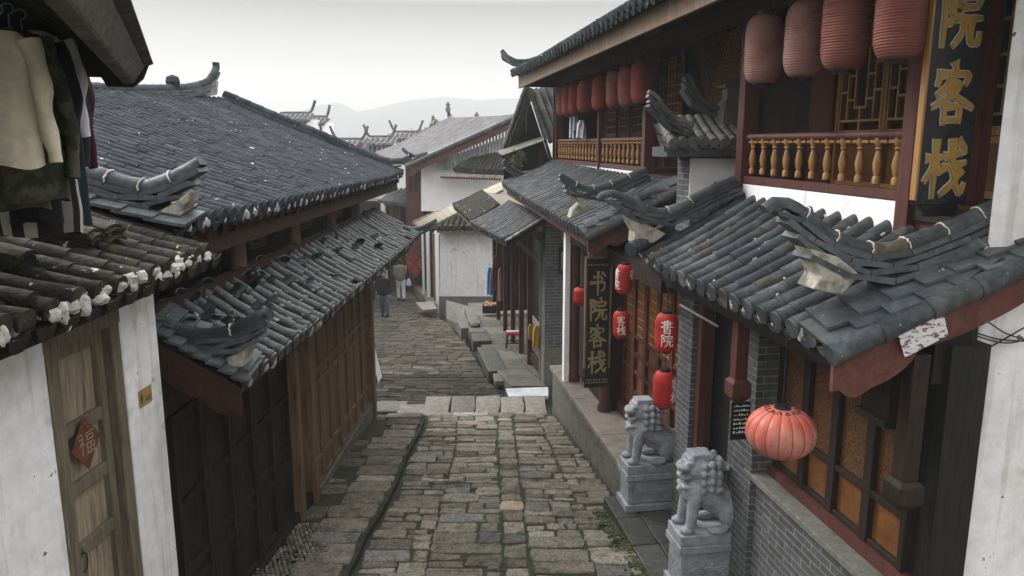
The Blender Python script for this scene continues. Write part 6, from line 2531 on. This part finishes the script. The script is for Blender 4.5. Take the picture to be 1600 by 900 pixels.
hang(-3, 36, 3.25, 'sweater', 'beige wool sweater hanging first on the rail', 'sweater', .555, .105, .50, k_beige, .32, flare=1.05, depth=.05)
hang(14, 34, 3.42, 'camouflage_jacket', 'green camouflage jacket hanging behind the beige sweater', 'jacket', .74, .145, .60, k_camo, .38, flare=1.12)
hang(34, 42, 3.62, 'navy_jacket', 'dark navy jacket hanging behind the camouflage jacket', 'jacket', .62, .14, .58, k_navy, .36)
hang(48, 38, 3.80, 'lilac_shirt', 'white lilac shirt hanging between the dark jackets', 'shirt', .66, .145, .46, k_lilac, .4)
hang(46, 40, 3.92, 'teal_jacket', 'dark teal jacket hanging behind the white shirt', 'jacket', .80, .15, .62, k_teal, .35)
hang(60, 50, 4.02, 'maroon_cardigan', 'maroon cardigan hanging last on the rail', 'cardigan', .58, .15, .62, k_maroon, .4)
hang(12, 215, 3.46, 'camouflage_shorts', 'camouflage shorts hanging below the beige sweater', 'shorts', .29, .12, 0, k_camo, .4, neck=.1, flare=1.2)
hang(44, 225, 3.66, 'black_skirt', 'long black skirt hanging low behind the camouflage shorts', 'skirt', .34, .10, 0, k_black, .35, neck=.09, flare=1.15)
hang(52, 262, 3.78, 'striped_top', 'grey and black striped top hanging lowest above the mossy roof', 'top', .30, .19, 0, k_stripe, .4, neck=.15, bands=(1.0, .05, .05, .45, .05, 1.0, .05))
hang(100, 240, 4.0, 'dark_trousers', 'dark blue trousers hanging at the right end of the low row', 'trousers', .34, .09, 0, k_teal, .4, neck=.08, flare=1.1)

# ------------------------------------------------------------------ things at the shops
st = thing('wooden_stool', 'small wooden stool with a red and white seat on the footway', 'stool', PZ(803, 540, -4.98))
p = PZ(803, 542, -4.98)
w, dpt, hh = .19, .13, .33
for sx in (-1, 1):
    for sy in (-1, 1):
        m = MB()
        m.bar(p + V((sx * w, sy * dpt, 0)), p + V((sx * (w - .03), sy * (dpt - .02), hh)), .035, .035)
        m.obj('leg', m_wood_dark, st)
for sy in (-1, 1):
    m = MB()
    m.bar(p + V((-w + .02, sy * (dpt - .01), .13)), p + V((w - .02, sy * (dpt - .01), .13)), .025, .025)
    m.obj('stretcher', m_wood_dark, st)
m = MB()
m.box(p.x - w - .01, p.x + w + .01, p.y - dpt - .01, p.y + dpt + .01, p.z + hh, p.z + hh + .05)
so = m.obj('seat', cloth('red_seat', (.38, .03, .03)), st, bevel=.01)
m = MB()
m.box(p.x - w - .005, p.x + w + .005, p.y + .02, p.y + dpt + .005, p.z + hh + .05, p.z + hh + .062)
m.obj('white_cloth', c_white, so)
cr_ = thing('goods_crate', 'dark crate heaped with orange goods on the shop footway', 'crate', PZ(767, 488, -5.2))
p = PZ(767, 488, -5.22)
m = MB()
for (x0, x1, y0_, y1_) in ((-.26, .26, -.2, -.17), (-.26, .26, .17, .2), (-.26, -.23, -.17, .17), (.23, .26, -.17, .17)):
    m.box(p.x + x0, p.x + x1, p.y + y0_, p.y + y1_, p.z, p.z + .24)
m.box(p.x - .23, p.x + .23, p.y - .17, p.y + .17, p.z + .02, p.z + .04)
m.obj('crate_box', m_wood_dark, cr_)
m = MB()
for i in range(26):
    m.blob((p.x + rng.uniform(-.2, .2), p.y + rng.uniform(-.14, .14), p.z + .22 + rng.uniform(-.03, .08)), (.07, .06, .05), rng, rng.uniform(.6, 1.5))
m.obj('goods', mat('orange_goods', (.42, .15, .06), (.5, .32, .2), (14, .4, .6), var=.3, rough=.7), cr_, smooth=50)


def drape(name, label, cat, px0, px1, py0, py1, y, mt, fold=.05, taper=1.0):
    """hanging cloth with vertical folds and thickness"""
    a, b = PY((px0 + px1) / 2, py0, y), PY((px0 + px1) / 2, py1, y)
    w0 = (px1 - px0) / FPX * y / 2
    m = MB()
    nx, nz_ = 24, 10
    pts_ = []
    for j in range(nz_ + 1):
        f = j / nz_
        for i in range(nx):
            t = 2 * pi * i / nx
            w = w0 * ((.55 + .45 * min(1, f * 4)) * (1 + (taper - 1) * f))
            pts_.append((a.x + w * cos(t), a.y + fold * sin(t) * (1 + .5 * sin(5 * t + f * 2)), a.z + (b.z - a.z) * f + .02 * sin(2 * t) * f))
    m.add(pts_, [(j * nx + i, j * nx + (i + 1) % nx, (j + 1) * nx + (i + 1) % nx, (j + 1) * nx + i) for j in range(nz_) for i in range(nx)] + [tuple(range(nx)), tuple(reversed(range(nz_ * nx, nz_ * nx + nx)))])
    return tagit(m.obj(name, mt, origin=a, smooth=60), label, cat)


drape('blue_garment', 'light blue garment hanging at the shop corner', 'garment', 760, 770, 417, 460, 22.5, cloth('sky_blue_cotton', (.16, .33, .55)), .09)
drape('red_garment', 'dark red garment hanging beside the blue one', 'garment', 769, 777, 400, 452, 21.8, cloth('dark_red_cotton', (.12, .02, .025)), .09)
drape('pink_scarf', 'thin pale pink scarf hanging in front of the shop', 'scarf', 778, 784, 420, 470, 21, cloth('pink_cotton', (.40, .20, .19)), .05)
drape('purple_garment', 'plum garment hanging inside the dark shop', 'garment', 800, 811, 430, 468, 19.3, cloth('plum_cotton', (.13, .025, .05)), .1)
drape('yellow_cloth', 'long mustard yellow cloth hanging at the shop post', 'cloth', 832.5, 845, 508, 542, 15.35, cloth('mustard_cotton', (.42, .25, .05)), .06, 1.15)
drape('yellow_towel', 'small mustard towel left of the long yellow cloth', 'cloth', 825, 832, 507, 530, 15.8, cloth('dull_mustard_cotton', (.34, .22, .06)), .05)
drape('white_towel', 'white laundry hanging on the far balcony rail', 'laundry', 890, 900, 175, 216, 15.2, c_white, .07)
drape('grey_towel', 'grey striped laundry hanging under the far lanterns', 'laundry', 897, 906, 145, 205, 14.8, cloth('grey_cotton', (.28, .28, .30)), .07)
drape('lilac_towel', 'lilac laundry hanging on the far balcony rail', 'laundry', 902, 915, 188, 216, 14.4, k_lilac, .06, 1.2)
m = MB()
q = [PY(575, 545, 12.55), PY(578, 545, 12.55), PY(590, 598, 12.45), PY(584, 598, 12.45)]
m.prism(q, V((0, .35, 0)))
bd_ = tagit(m.obj('leaning_board', m_wood_red, origin=q[3]), 'red and white board leaning on the timber house corner', 'board')
m = MB()
m.prism([PY(578.5, 546, 12.53), PY(580, 552, 12.53), PY(591.5, 598, 12.43), PY(590.3, 598, 12.43)], V((0, .35, 0)))
m.obj('white_face', m_white_clean, bd_)

# ------------------------------------------------------------------ misty air
mh = bpy.data.materials.new('mist')
mh.use_nodes = True
N, L = mh.node_tree.nodes, mh.node_tree.links
N.clear()
o_ = N.new('ShaderNodeOutputMaterial')
pv_ = N.new('ShaderNodeVolumePrincipled')
pv_.inputs['Color'].default_value = (.66, .67, .685, 1)
pv_.inputs['Density'].default_value = .0019
pv_.inputs['Anisotropy'].default_value = 0.0
L.new(pv_.outputs[0], o_.inputs['Volume'])
m = MB()
m.box(-1900, 1900, -220, 1520, -10, 74)
hz = m.obj('haze', mh)
tagit(hz, 'thin pale mist that whitens the hills behind the town', 'mist', kind='stuff')
